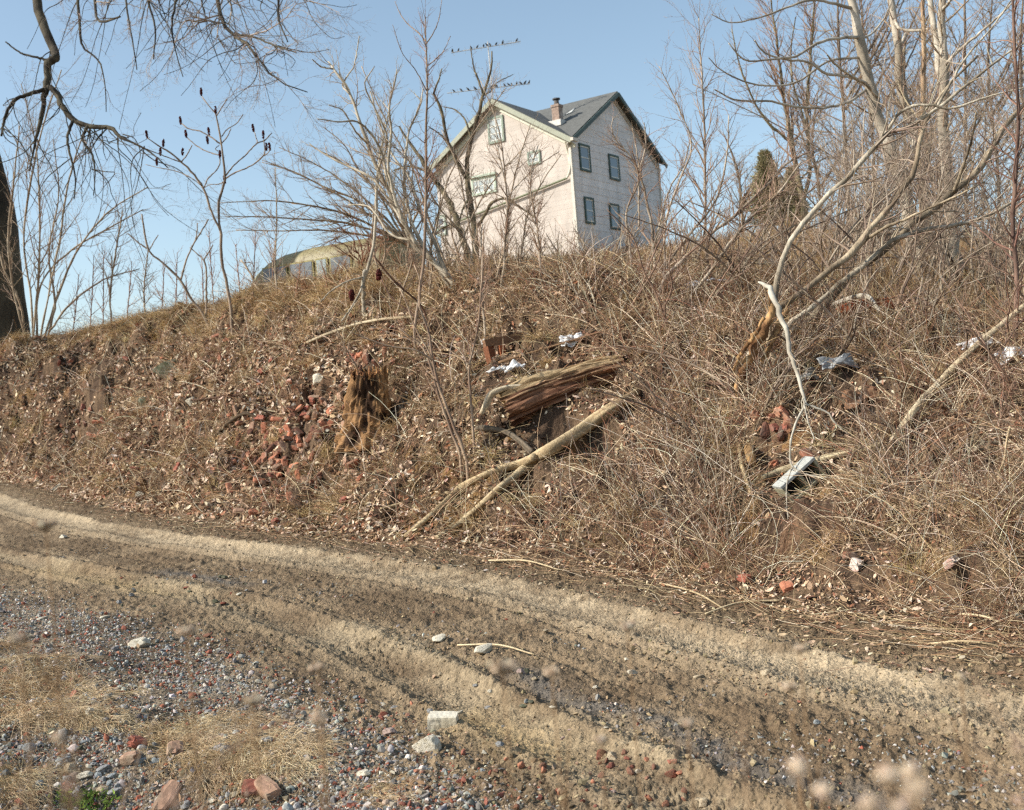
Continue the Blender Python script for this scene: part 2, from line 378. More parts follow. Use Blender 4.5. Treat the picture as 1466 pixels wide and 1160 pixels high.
bc = mix(bc, C0((134, 112, 80)), sstep(.9, 1.6, s / w)); col = mix(col, bc, bk)
col = col * (1 + .11 * n3 + .10 * n2)[:, None]; col = np.clip(col, .01, .8)
I = (np.arange(nr - 1)[:, None] * na + np.arange(na - 1)[None]).ravel()
quad = np.stack([I, I + 1, I + na + 1, I + na], -1)
sc_ = s[quad].mean(1)
zone = np.where(sc_ > 0, 0, np.where(sc_ > -4.1, 1, 2))
V = np.stack([x, y, z], 1)
for zi, nm in ((0, 'hillside'), (1, 'dirt_road'), (2, 'gravel_verge')):
    f = quad[zone == zi]; used = np.unique(f); remap = np.zeros(len(V), int); remap[used] = np.arange(len(used))
    mb = MB(); mb.add(V[used], remap[f][:, ::-1] if False else remap[f], col[used]); o = mb.build(nm, M['soil'], smooth=True); o['kind'] = 'structure'
# a disc under the polar grid's centre
mb = MB(); a = np.linspace(0, 2 * PI, 33)[:-1]; zc = height(.62 * np.cos(a), .62 * np.sin(a))
mb.add(np.concatenate([np.stack([.62 * np.cos(a), .62 * np.sin(a), zc - .004], 1), [[0, 0, zc.mean()]]]), np.array([[i, (i + 1) % 32, 32] for i in range(32)]), lin((130, 120, 108)))
o = mb.build('ground', M['soil']); o['kind'] = 'structure'

# ============================================================ SCATTERED STUFF
def pts_bank(n, s0, s1, pw=1.0, tau_rng=None):
    """random points on the bank, thinned with distance"""
    out = []; n = int(n * 1.2)
    a0, a1 = -36, 36
    while sum(map(len, out)) < n:
        k = 60000
        a = np.radians(rng.uniform(a0, a1, k)); r = 5 * (70 / 5) ** rng.uniform(0, 1, k)
        xx = r * np.sin(a); yy = r * np.cos(a); s_, t_, p_ = foot(xx, yy); w_ = p_[:, 1]
        # log radius already gives density ~1/r^2; bank strips need less falloff
        ok = (s_ > s0) & (s_ < np.where(s1 > 50, s1, s1 * w_ if s1 < 3 else s1)) & (rng.uniform(size=k) < np.minimum(1, (r / 30) ** (2 - pw)) )
        out.append(np.stack([xx[ok], yy[ok], s_[ok], t_[ok], r[ok]], 1))
    return np.concatenate(out)[:n]
def align(nrm, n, spin=None, tilt=.35):
    """matrices whose z column follows nrm, with random spin and tilt"""
    zv = unit(nrm + rng.normal(size=(n, 3)) * tilt); a = rng.normal(size=(n, 3)); xv = unit(a - (a * zv).sum(1, keepdims=True) * zv)
    return np.stack([xv, np.cross(zv, xv), zv], 2)
LITTER = [(220, 198, 170), (200, 174, 144), (178, 148, 118), (148, 116, 90), (108, 82, 62), (220, 204, 180), (156, 110, 84), (118, 92, 74), (226, 214, 196)]
LP = [.15, .17, .18, .16, .13, .05, .09, .06, .01]
def leaves(mb, P, size, tilt=.45, cols=LITTER, p=LP, lift=.012):
    n = len(P); xx, yy = P[:, 0], P[:, 1]; zz = height(xx, yy); nn = normal(xx, yy)
    R_ = align(nn, n, tilt=tilt)
    # curled leaf: six points, four faces
    TV = np.array([[-1, 0, .18], [-.35, -.45, .0], [.45, -.38, .06], [1, 0, .30], [.45, .38, .10], [-.35, .45, .03], [0, 0, -.06]], float)
    TF = np.array([[0, 1, 6], [1, 2, 6], [2, 3, 6], [3, 4, 6], [4, 5, 6], [5, 0, 6]])
    sz = size * rng.uniform(.5, 1.35, n); scl = np.stack([sz, sz * rng.uniform(.6, 1.1, n), sz * rng.uniform(-1.2, 1.6, n)], 1)
    pos = np.stack([xx, yy, zz], 1) + nn * (lift * rng.uniform(0, 3, n))[:, None]
    scatter(mb, TV, TF, pos, R_, scl, palette(cols, n, .16, p))
for px, py, r in [(1140, 712, .55), (1152, 732, .42), (1132, 730, .42), (735, 505, .55), (820, 503, .35), (1200, 533, .5), (1400, 510, .5), (1450, 524, .45), (1240, 447, .7), (1235, 575, .5), (420, 655, .9), (440, 600, .5), (790, 590, .8), (728, 612, .5), (1130, 846, .3), (1224, 810, .3), (1364, 812, .25),
                  (1120, 615, .5), (1155, 660, .3), (530, 600, .4), (528, 515, .5), (272, 577, .35), (457, 545, .4), (850, 620, .5), (780, 665, .4), (240, 530, .6), (1400, 655, .5), (820, 640, .4), (1103, 388, .8), (715, 535, .5), (100, 525, .5), (120, 610, .5)]:
    P_ = hit(px, py); KO.append((P_[0], P_[1], r))
mb = MB()
P = pts_bank(140000, -.15, 1.9, pw=.9)
dens = sstep(-.7, .3, fbm(P[:, 0] * .9, P[:, 1] * .9, 61, 3)) * .9 + .1
P = P[rng.uniform(size=len(P)) < dens]
P = P[keep(P[:, 0], P[:, 1], .38)]; lfx = P[:, 0] / P[:, 1]
leaves(mb, P, .0285 * (1 + .3 * sstep(.0, -.15, lfx)) * np.clip(P[:, 4] / 14, .75, 1.5))
P = pts_bank(52000, .1, 1.2, pw=.9); P = P[rng.uniform(size=len(P)) < .45 + .55 * sstep(.02, -.1, P[:, 0] / P[:, 1])]; P = P[(fbm(P[:, 0] * 1.4, P[:, 1] * 1.4, 66, 2) > -.25) & keep(P[:, 0], P[:, 1], .45)]; leaves(mb, P, .046 * np.clip(P[:, 4] / 16, .8, 1.4), tilt=.5, cols=LITTER[:8], p=None, lift=.02)
P = pts_bank(2600, -.9, .12, pw=.9); P = P[P[:, 2] < 0]; leaves(mb, P, .028, tilt=.2)
o = mb.build('leaf_litter', M['litter'])
tag(o, 'brown and tan fallen leaves covering the slope', 'leaf litter', kind='stuff')

STRAW = [(212, 188, 150), (194, 168, 132), (230, 214, 186), (164, 136, 106), (118, 96, 74), (172, 132, 100), (126, 96, 76)]
SP = [.18, .20, .08, .20, .14, .11, .09]
def stems(mb, xx, yy, L, r, lean, col, k=5, ns=3, droop=.25, dirn=None, flat=0.):
    n = len(xx); zz = height(xx, yy); nn = normal(xx, yy)
    d = rng.normal(size=(n, 3)) * lean; d[:, 2] = np.abs(d[:, 2]) * .3 + 1 - flat
    if dirn is not None: d = d + dirn
    d = unit(d); pos = np.stack([xx, yy, zz - .01], 1); out = [pos]; L = np.broadcast_to(L, (n,))
    cur = rng.normal(size=(n, 3)) * droop; cur[:, 2] = -np.abs(cur[:, 2]) - droop * .5
    for j in range(k - 1):
        d = unit(d + cur * (2.2 / (k - 1)) * rng.uniform(.4, 1.2, (n, 1)) + rng.normal(size=(n, 3)) * .07); pos = pos + d * (L / (k - 1))[:, None]; out.append(pos)
    Pn = np.stack(out, 1)
    # keep the stems above the ground they fall on
    g = height(Pn[..., 0].ravel(), Pn[..., 1].ravel()).reshape(n, k); Pn[:, 1:, 2] = np.maximum(Pn[:, 1:, 2], g[:, 1:] + .012)
    Rn = np.broadcast_to(r, (n,))[:, None] * np.linspace(1, .45, k)[None]
    tubes(mb, Pn, Rn, ns, col)
mb = MB()
# short blades and broken stems over the bank
P = pts_bank(52000, .05, 1.9, pw=.9); c = sstep(-.5, .35, fbm(P[:, 0] * .8, P[:, 1] * .8, 62, 3)); P = P[(rng.uniform(size=len(P)) < (c * .9 + .1) * (.5 + .5 * sstep(-.12, .1, P[:, 0] / P[:, 1]))) & keep(P[:, 0], P[:, 1], .8)]
n = len(P); stems(mb, P[:, 0], P[:, 1], rng.uniform(.10, .45, n), .0021 * np.clip(P[:, 4] / 10, 1, 2.2), .9, palette(STRAW, n, .15, SP), k=4, flat=.35)
# tussocks
P = pts_bank(420, .4, 1.05, pw=.9); P2 = pts_bank(6000, 3., 1.08, pw=.9); P2 = P2[(P2[:, 0] / P2[:, 1] < -.08) & (foot(P2[:, 0], P2[:, 1])[2][:, 1] * .84 < P2[:, 2])][:520]; P = np.concatenate([P, P2]); P = P[keep(P[:, 0], P[:, 1])]; k_ = 70; n = len(P) * k_; q_ = np.repeat(P, k_, 0); tc = np.repeat(palette([(204, 176, 128), (180, 152, 108), (212, 188, 144), (152, 124, 88)], len(P), .1), k_, 0)
stems(mb, q_[:, 0] + rng.normal(size=n) * .05, q_[:, 1] + rng.normal(size=n) * .05, rng.uniform(.12, .42, n), .0015 * np.clip(q_[:, 4] / 10, 1, 2.2), .45, tc, k=5, droop=.6)
# long fallen stalks lying down the slope
P = pts_bank(12000, .1, 1.7, pw=.9); P = P[keep(P[:, 0], P[:, 1])]; n = len(P)
stems(mb, P[:, 0], P[:, 1], rng.uniform(.35, 1.1, n), .0027 * np.clip(P[:, 4] / 10, 1, 2.2), 1.0, palette(STRAW, n, .15, SP), k=6, droop=.35, flat=.2)
# standing weeds at the crest and on the field behind
P = pts_bank(30000, 3.6, 45, pw=.55); P = P[P[:, 2] > 3.6]; n = len(P)
stems(mb, P[:, 0], P[:, 1], rng.uniform(.12, .46, n) * (.6 + .4 * sstep(-.16, -.06, P[:, 0] / P[:, 1]) + .9 * sstep(.1, .3, P[:, 0] / P[:, 1])), .0024 * np.clip(P[:, 4] / 12, 1, 2.6), .28, palette([(208, 176, 130), (186, 152, 110), (164, 128, 94), (220, 194, 150), (172, 134, 98)], n, .15), k=5, droop=.12)
o = mb.build('dry_grass', M['straw'])
tag(o, 'dry straw coloured grass and weed stalks matted over the slope', 'dry grass', kind='stuff')

# brambles and vines arching over the right half of the bank
mb = MB()
P = pts_bank(19000, .3, 1.05, pw=1.); px_ = P[:, 0] / P[:, 1]; P = P[rng.uniform(size=len(P)) < .12 + .88 * sstep(-.05, .16, px_)]; P = P[keep(P[:, 0], P[:, 1], 1.25)]
n = len(P)
stems(mb, P[:, 0], P[:, 1], rng.uniform(.35, 1.2, n), .0029 * np.clip(P[:, 4] / 10, 1, 2.), .55, palette([(192, 168, 138), (160, 130, 104), (212, 192, 164), (110, 86, 70), (224, 210, 186), (148, 104, 82), (80, 62, 52)], n, .15), k=9, droop=.30, flat=.1)
o = mb.build('bramble_tangle', M['twig']); tag(o, 'tangle of arching brown bramble canes and vines', 'brambles', kind='stuff')

# drift of straw and twigs at the foot of the bank
mb = MB()
t = rng.uniform(0, 1, 2600); P = pts_bank(9000, -1.1, .1, pw=.9); P = P[(P[:, 2] > -1.0) & (P[:, 2] < .15)]; P = P[rng.uniform(size=len(P)) < np.exp(-((P[:, 2]) / .35) ** 2) * .8]
n = len(P); along = np.array([.5, -.86, 0])
stems(mb, P[:, 0], P[:, 1], rng.uniform(.12, .8, n), .0022, .5, palette(STRAW, n, .15, SP), k=4, flat=1.0, dirn=along * rng.choice([-1, 1], n)[:, None] * 1.1, droop=.1)
o = mb.build('fallen_twigs', M['straw']); tag(o, 'straw and thin twigs washed along the road edge', 'twigs', kind='stuff')

# ---- gravel
def pts_road(n, q0, q1, pw=.0):
    out = []; n = int(n * 1.2)
    while sum(map(len, out)) < n:
        k = 60000; a = np.radians(rng.uniform(-36, 36, k)); r = 3.2 * (45 / 3.2) ** rng.uniform(0, 1, k)
        xx = r * np.sin(a); yy = r * np.cos(a); s_, t_, p_ = foot(xx, yy); ok = (-s_ > q0) & (-s_ < q1)
        out.append(np.stack([xx[ok], yy[ok], s_[ok], t_[ok], r[ok]], 1))
    return np.concatenate(out)[:n]
GR = [(150, 148, 142), (124, 122, 116), (174, 170, 160), (198, 192, 178), (136, 124, 108), (146, 90, 70), (98, 95, 90), (156, 138, 118)]
OV = np.array([[1, 0, 0], [-1, 0, 0], [0, 1, 0], [0, -1, 0], [0, 0, 1], [0, 0, -1], [.62, .62, .5], [-.6, .62, -.5]]); OF = np.array([[0, 6, 4], [6, 2, 4], [2, 1, 4], [1, 3, 4], [3, 0, 4], [0, 2, 6], [2, 0, 5], [2, 5, 7], [1, 2, 7], [1, 7, 5], [3, 1, 5], [0, 3, 5]])
def gravel(mb, P, r, cols=GR, p=None, sink=.3):
    n = len(P); zz = height(P[:, 0], P[:, 1]); sz = r * np.exp(rng.normal(size=n) * .45)
    scl = sz[:, None] * rng.uniform(.55, 1.25, (n, 3)); pos = np.stack([P[:, 0], P[:, 1], zz + sz * (.5 - sink)], 1)
    scatter(mb, OV, OF, pos, rotm(n), scl * 1.12, palette(cols, n, .16, p), jit=.16)
mb = MB()
P = pts_road(180000, 3.9, 12); k = sstep(-.7, .3, fbm(P[:, 0] * 1.6, P[:, 1] * 1.6, 71, 3)) * .55 + .45
k *= np.clip(sstep(3.9, 4.8, -P[:, 2]) + .1, 0, 1); P = P[rng.uniform(size=len(P)) < k]
gravel(mb, P, .0064, p=[.20, .16, .12, .06, .14, .16, .08, .08])
P = pts_road(6500, 4.2, 11); n = len(P); sz = .014 * np.exp(rng.normal(size=n) * .35); scatter(mb, I2V, I2F, np.stack([P[:, 0], P[:, 1], height(P[:, 0], P[:, 1]) + sz * .25], 1), rotm(n), sz[:, None] * rng.uniform(.55, 1.2, (n, 3)), palette(GR, n, .14, [.22, .16, .16, .08, .12, .12, .08, .06]), jit=.10)
P = pts_road(5000, 1.9, 3.0); P = P[rng.uniform(size=len(P)) < sstep(-.4, .6, fbm(P[:, 0] * .8, P[:, 1] * .8, 72, 3))]; gravel(mb, P, .007, p=[.3, .22, .1, .05, .15, .06, .1, .02])
# clods of mud thrown up beside the ruts
MUD = [(150, 132, 104), (136, 118, 92), (122, 105, 82), (160, 142, 112)]
for c, wd in ((RA - .5, .2), (RA + .45, .12), (RB - .5, .2), (RB + .45, .15), (.4, .3)):
    P = pts_road(3800, max(c - 3 * wd, .05), c + 3 * wd); P = P[rng.uniform(size=len(P)) < np.exp(-((-P[:, 2] - c) / wd) ** 2)]; gravel(mb, P, .0075, cols=MUD, sink=.1)
P = pts_road(17000, .1, 4.2); P = P[rng.uniform(size=len(P)) < .25 + .75 * sstep(-.3, .5, fbm(P[:, 0] * 1.2, P[:, 1] * 2, 73, 3))]; gravel(mb, P, .0052, cols=MUD, sink=.1)
o = mb.build('gravel', M['gravel']); tag(o, 'loose grey gravel, red chips and mud clods on the track', 'gravel', kind='stuff')

# ---- dead grass mats on the near verge
mb = MB()
for (px, py, rx, ry, n, L_) in [(60, 990, 95, 50, 5200, .20), (150, 1010, 60, 30, 1400, .16), (345, 1075, 120, 48, 6500, .17), (250, 1050, 50, 20, 1200, .15), (555, 1135, 30, 20, 600, .12), (20, 925, 30, 10, 400, .15), (30, 1130, 50, 30, 900, .2)]:
    nt_ = max(int(n / 62), 6); a = rng.uniform(0, 2 * PI, nt_); rr_ = np.sqrt(rng.uniform(0, 1, nt_)); hp = hits(px + rx * rr_ * np.cos(a), py + ry * rr_ * np.sin(a)); hp = hp[~np.isnan(hp[:, 0])]
    k = rng.integers(0, len(hp), int(n * .9)); n = len(k); lay = unit(np.stack([vn(hp[:, 0] * 1.5, hp[:, 1] * 1.5, 81), vn(hp[:, 0] * 1.5, hp[:, 1] * 1.5, 82) - .3, 0 * hp[:, 0]], 1)); xx = hp[k, 0] + rng.normal(size=n) * .035; yy = hp[k, 1] + rng.normal(size=n) * .045
    tc = palette([(216, 192, 152), (198, 172, 132), (228, 208, 172), (174, 146, 110)], len(hp), .1)[k] * rng.uniform(.8, 1.15, (n, 1))
    stems(mb, xx, yy, rng.uniform(.5, 1.3, n) * L_ * 1.05, .0013, .5, tc, k=7, droop=.75, flat=.55, dirn=lay[k] * .6 + unit(np.stack([xx - hp[k, 0], yy - hp[k, 1], 0 * xx], 1)) * .7)
o = mb.build('grass_mat', M['straw']); tag(o, 'flattened mats of bleached fine grass on the near verge', 'dry grass', kind='stuff')
mb = MB()
hp = hits(rng.normal(125, 22, 240), rng.normal(1150, 9, 240)); hp = hp[~np.isnan(hp[:, 0])]
leaves(mb, hp[:, :2], .016, tilt=.7, cols=[(96, 118, 50), (120, 138, 62), (82, 100, 44)], p=None, lift=.02)
o = mb.build('groundcover_plant', M['litter'], loc=hp[0]); tag(o, 'small patch of low green leaves in the bottom left corner', 'ground cover', kind='stuff')
mb = MB()
P = pts_road(2600, 4.2, 12); P = P[rng.uniform(size=len(P)) < .15 + .85 * sstep(.1, .4, -P[:, 0] / P[:, 1])]
leaves(mb, P, .022, tilt=.35); P = pts_road(900, 4.0, 11); n = len(P); stems(mb, P[:, 0], P[:, 1], rng.uniform(.05, .3, n), .0012, .7, palette(STRAW, n, .15, SP), k=4, flat=.9)
o = mb.build('verge_litter', M['litter']); tag(o, 'scattered dead leaves and straw among the verge gravel', 'leaf litter', kind='stuff')
# ============================================================ BRICKS AND STONES
def brick_mesh(i, k=1.0):
    """a chipped brick (k < 1: a broken half)"""
    hx, hy, hz = .100 * k, .048, .030; n = (7, 4, 3)
    bm = bmesh.new(); bmesh.ops.create_cube(bm, size=1); bmesh.ops.subdivide_edges(bm, edges=bm.edges[:], cuts=3, use_grid_fill=True)
    V_ = np.array([v.co[:] for v in bm.verts]); c = np.abs(V_ * 2); e = (c > .98).sum(1)
    V_ = V_ * np.array([2 * hx, 2 * hy, 2 * hz]); r = np.random.default_rng(100 + i)
    V_ -= np.sign(V_) * (e[:, None] >= 2) * r.uniform(.001, .006, (len(V_), 3)); V_ -= np.sign(V_) * (e[:, None] == 3) * r.uniform(0, .008, (len(V_), 3))
    V_ += r.normal(size=V_.shape) * .0012
    if k < 1: V_[:, 0] += (V_[:, 0] > .9 * hx) * r.uniform(-.035, .012, len(V_))
    cut = unit(r.normal(size=3)); cor = np.array([hx * .93 * r.choice([-1, 1]), hy * .9 * r.choice([-1, 1]), hz])
    dd = (V_ - cor * .82) @ unit(cor); V_ -= np.maximum(dd, 0)[:, None] * unit(cor)
    for v, co in zip(bm.verts, V_): v.co = co
    me = bpy.data.meshes.new('brick'); bm.to_mesh(me); bm.free(); return me
def rock_arr(i, flat=.7, sub=3):
    TV, TF = (I3V, I3F) if sub == 3 else (I2V, I2F); r = np.random.default_rng(300 + i); V_ = TV.copy()
    for _ in range(9):
        nrm = unit(r.normal(size=3)); d = r.uniform(.45, .85); dd = V_ @ nrm - d; V_ -= np.maximum(dd, 0)[:, None] * nrm * .93
    V_ *= (1 + .05 * fbm(TV[:, 0] * 3 + i, TV[:, 1] * 3 + TV[:, 2] * 2, 400 + i, 3))[:, None]; V_[:, 2] *= flat
    return V_ / np.abs(V_[:, :2]).max(), TF
def rock_mesh(i, m, flat=.7, sub=3):
    V_, F_ = rock_arr(i, flat, sub); mb = MB(); mb.add(V_, F_, lin((170, 160, 140))); return mb.mesh('stone', m)
def stone_mat(nm, c, c2, rnd=.15): return mat(nm, .9, noise=.22, nscale=9, bump=.6, bscale=22, bdist=.02, spec=.2, col=c, col2=c2, rnd=rnd)
MS = dict(white=stone_mat('white_stone', (214, 206, 186), (186, 176, 152)), grey=stone_mat('grey_stone', (160, 160, 158), (124, 120, 112)), tan=stone_mat('tan_stone', (188, 172, 144), (150, 130, 104)),
          dark=stone_mat('mossy_stone', (112, 110, 92), (78, 84, 62)), red=stone_mat('red_stone', (136, 82, 66), (118, 74, 60)), pink=stone_mat('pink_stone', (182, 160, 148), (160, 138, 126)),
          blue=stone_mat('bluish_stone', (160, 166, 166), (134, 138, 136)))
MBRK = [M['brick']] + [mat('brick_' + n, .92, noise=.3, nscale=25, bump=.5, bscale=90, bdist=.006, spec=.15, rnd=.25, col=c, col2=c2) for n, c, c2 in
        (('orange', (176, 116, 90), (166, 130, 106)), ('dark', (116, 82, 68), (92, 76, 66)), ('dusty', (164, 132, 110), (146, 126, 106)), ('red', (148, 92, 76), (136, 100, 86)), ('painted', (196, 182, 170), (176, 144, 130)))]
BM_ = [brick_mesh(i) for i in range(6)]; BH = [brick_mesh(20 + i, .5) for i in range(5)]
for me in BM_ + BH: me.materials.append(M['brick'])
def put_brick(px, py, label, group=None, half=False, mt=None, tilt=.6, P=None, sc=1.0, name='brick'):
    if P is None: P = hit(px, py)
    if P is None: return
    nn = normal(P[0], P[1], .3); R_ = align(nn, 1, tilt=tilt)[0]
    me = (BH if half else BM_)[rng.integers(0, 5)]
    o = place(name, me, np.array(P) + nn[0] * .03 * sc, R_, (sc, sc, sc), mt if mt is not None else MBRK[rng.choice(5, p=[.26, .26, .14, .24, .10])])
    return tag(o, label, 'brick', group)
heaps = [  # px, py, spread x, spread y, n, label, group
 (415, 655, 80, 60, 96, 'weathered red brick in the big broken heap low on the bank', 'bricks in the heap low on the bank'),
 (448, 592, 44, 34, 20, 'red brick at the upper edge of the big heap', 'bricks above the heap'),
 (400, 715, 70, 12, 16, 'dusty brick at the foot of the bank below the big heap', 'bricks at the foot below the heap'),
 (120, 610, 28, 22, 14, 'small dusty brick among the leaves on the far left of the bank', 'bricks on the far left slope'),
 (92, 522, 20, 5, 7, 'brick under the sod edge near the big tree', 'bricks near the big tree'),
 (528, 514, 26, 9, 13, 'brick lying on the soil above the rotten stump', 'bricks above the stump'),
 (140, 680, 70, 10, 6, 'dusty brick half buried just above the far end of the road', 'bricks above the far road'),
 (290, 500, 60, 25, 8, 'broken brick under the sod on the upper left slope', 'bricks on the upper left slope'),
 (330, 620, 230, 90, 46, 'loose dusty brick half covered by leaves on the left slope', 'loose bricks across the left slope'),
 (1120, 615, 32, 18, 9, 'red brick half covered by canes above the cinder block', 'bricks above the cinder block')]
for cx_, cy_, sx_, sy_, n_, lb, gr in heaps:
    qx = rng.normal(cx_, sx_ * .6, n_); qy = rng.normal(cy_, sy_ * .6, n_); hp = hits(qx, qy)
    for P in hp:
        if not np.isnan(P[0]): put_brick(0, 0, lb, gr, half=rng.uniform() < .4, P=P + np.array([0, 0, .01]), sc=1.1)
for px, py, hf, mt, lb in [(398, 602, 0, 1, 'long orange brick at the top left of the brick heap'), (413, 588, 0, 1, 'orange brick touching the long one at the top of the heap'), (420, 597, 1, 0, 'short brick just right of the two orange bricks'),
    (232, 515, 1, 1, 'orange half brick on top of the mossy boulder, left one'), (247, 512, 0, 1, 'orange brick on top of the mossy boulder, right one'), (304, 507, 1, 4, 'red half brick under the grass edge right of the mossy boulder'),
    (375, 551, 0, 1, 'tilted orange brick alone in the leaves above the heap'), (1130, 843, 1, 1, 'bright orange broken brick at the road edge'), (1068, 832, 1, 4, 'dark red broken brick left of the bright orange one'),
    (1022, 731, 1, 4, 'red half brick left of the cinder block'), (1218, 800, 1, 0, 'brown half brick behind the white faced one'), (1228, 813, 1, 5, 'half brick with a white painted face'), (1364, 811, 1, 5, 'pinkish painted brick standing on edge at the right'),
    (986, 797, 1, 3, 'dusty half brick low on the bank right of centre'), (1012, 818, 1, 0, 'brown broken brick at the very foot of the bank'), (1110, 668, 1, 1, 'orange half brick just above left of the cinder block'), (1155, 655, 0, 0, 'large brown brick above the cinder block'),
    (335, 578, 1, 3, 'pinkish half brick below the round white stone'), (383, 1134, 0, 1, 'red brick in the near gravel at the bottom'), (243, 1148, 0, 1, 'red brick lying in the bottom left gravel'), (196, 1070, 1, 4, 'dark red broken brick between the two grass mats'),
    (188, 1092, 1, 3, 'dusty half brick below the grass mat'), (292, 722, 1, 2, 'dark half brick standing at the road edge'), (362, 1135, 1, 4, 'red half brick left of the bottom centre one'), (252, 1080, 1, 1, 'orange half brick under the right hand grass mat')]:
    put_brick(px, py, lb, half=bool(hf), mt=MBRK[{1: 3}.get(mt, mt) if py > 1000 else mt], tilt=.35, sc=1.0 if py > 1000 else 1.12)
# stones placed one by one: px, py, half width in px, flatness, material, label
RK = [rock_mesh(i, MS['white'], f) for i, f in enumerate([.7, .55, .8, .4, .65, .5, .75, .45])]
def put_stone(px, py, rp, label, mt, k=None, el=1.0, P=None, group=None, fl=1.0, name='stone', sink=.35):
    if P is None: P = hit(px, py)
    if P is None: return
    r = rp * P[1] / F; nn = normal(P[0], P[1], .3); a = rng.uniform(-.5, .5)
    zx = unit(nn[0] * .7 + np.array([0, 0, .6])); xv = unit(np.array([math.cos(a), math.sin(a), 0]) - zx * np.dot(zx, [math.cos(a), math.sin(a), 0])); R_ = np.stack([xv, np.cross(zx, xv), zx], 1)
    o = place(name, RK[rng.integers(0, 8) if k is None else k], np.array(P) + zx * r * sink * .5, R_, (r, r * el, r * fl), MS[mt]); return tag(o, label, 'stone', group)
for px, py, rp, k, el, fl, mt, lb in [(273, 577, 10, 2, 1, 1.1, 'white', 'round white stone on the left of the bank'), (457, 545, 16, 1, .8, .9, 'white', 'flat white stone slab on the bank above the brick heap'), (204, 925, 20, 5, .7, .9, 'white', 'large flat pale stone at the left edge of the track'),
    (629, 918, 19, 3, .8, .8, 'white', 'flat whitish stone between the wheel ruts'), (692, 935, 27, 3, .5, .8, 'white', 'long thin white stone between the ruts beside a twig'), (611, 1073, 22, 2, .9, 1.15, 'white', 'biggest rounded white rock on the near gravel'),
    (657, 1022, 10, 3, .5, .6, 'white', 'thin white chip just above the squared white block'), (905, 965, 9, 0, .8, .9, 'white', 'small white stone on the rut edge right of centre'), (1000, 971, 11, 3, .7, .8, 'tan', 'small tan stone in the middle of the track'),
    (1096, 965, 9, 4, .8, 1, 'tan', 'little tan rock in the far rut at the right'), (342, 852, 7, 3, 1, .8, 'white', 'small white stone between the ruts on the left'), (242, 535, 24, 2, .9, 1., 'dark', 'mossy grey boulder stuck in the left bank'),
    (205, 580, 14, 4, .8, 1.2, 'dark', 'dark greenish stone left of the round white one'), (1262, 883, 10, 2, .9, 1, 'tan', 'tan stone at the road edge on the right'), (1458, 884, 12, 3, .8, .9, 'blue', 'pale bluish slab at the far right road edge'),
    (849, 792, 8, 1, .8, .9, 'pink', 'pinkish stone low on the bank near the centre'), (972, 722, 7, 0, .8, 1.1, 'white', 'small white stone in the canes left of the cinder block'), (735, 592, 9, 6, 1, 1.3, 'pink', 'pinkish squared stone under the hollow log'),
    (524, 1110, 14, 5, .8, .8, 'white', 'white flat stone at the bottom centre left'), (693, 1078, 6, 1, 1, .8, 'white', 'small white stone right of the big white rock'), (240, 930, 9, 1, 1, .8, 'grey', 'grey stone just right of the large flat pale one'),
    (325, 973, 8, 1, .9, .9, 'white', 'white stone on the gravel above the grass mat'), (150, 886, 9, 3, .8, 1, 'white', 'white stone at the left edge of the gravel'), (95, 1118, 13, 4, .8, .8, 'blue', 'bluish stone beside the green leaves'),
    (125, 1112, 15, 5, .6, .7, 'white', 'flat white stone above the green leaves'), (90, 1090, 13, 3, .8, .8, 'blue', 'pale blue grey slab below the left grass mat'), (160, 1112, 10, 3, .6, .7, 'blue', 'thin grey slab right of the flat white stone'),
    (130, 1022, 9, 6, .8, 1.2, 'white', 'white stone under the left grass mat'), (60, 888, 11, 3, .8, .8, 'white', 'whitish slab on the far left of the gravel'), (862, 1080, 9, 0, .9, 1, 'red', 'dark red stone in the near gravel right of centre'),
    (875, 1085, 12, 1, .9, .9, 'tan', 'brownish stone beside the dark red one'), (1170, 1035, 6, 0, .9, 1, 'blue', 'tiny whitish stone in the dark gravel strip on the right'), (960, 1110, 10, 2, .9, 1, 'red', 'reddish stone near the bottom right of centre'),
    (1005, 1150, 13, 4, .9, .8, 'tan', 'tan rounded stone at the bottom edge'), (75, 1050, 12, 4, 1, .9, 'dark', 'dark stone in the shadow under the left grass mat'), (385, 1062, 14, 5, .7, .7, 'grey', 'grey flat stone beside the right grass mat'),
    (480, 1050, 12, 3, .7, .7, 'white', 'thin whitish slab left of the squared block'), (550, 1025, 8, 0, .8, 1, 'red', 'dull red lump in the gravel'), (560, 1050, 13, 5, .8, .9, 'pink', 'pink grey stone left of the biggest white rock'),
    (90, 440 + 330, 8, 1, .8, .7, 'white', 'white stone on the verge at the far left of the road'), (83, 700, 9, 2, .8, .8, 'white', 'whitish stone at the foot of the bank far left'), (200, 709, 7, 0, .9, .9, 'white', 'small whitish stone at the bank foot left of the heap'),
    (280, 645, 7, 3, .9, .9, 'white', 'small white chip left of the brick heap'), (352, 585, 6, 0, 1, 1, 'white', 'tiny white stone right above the heap'), (1420, 690, 9, 3, .8, .8, 'pink', 'pale flat stone among canes at the far right')]:
    put_stone(px, py, rp, lb, mt, k, el, None, None, fl)
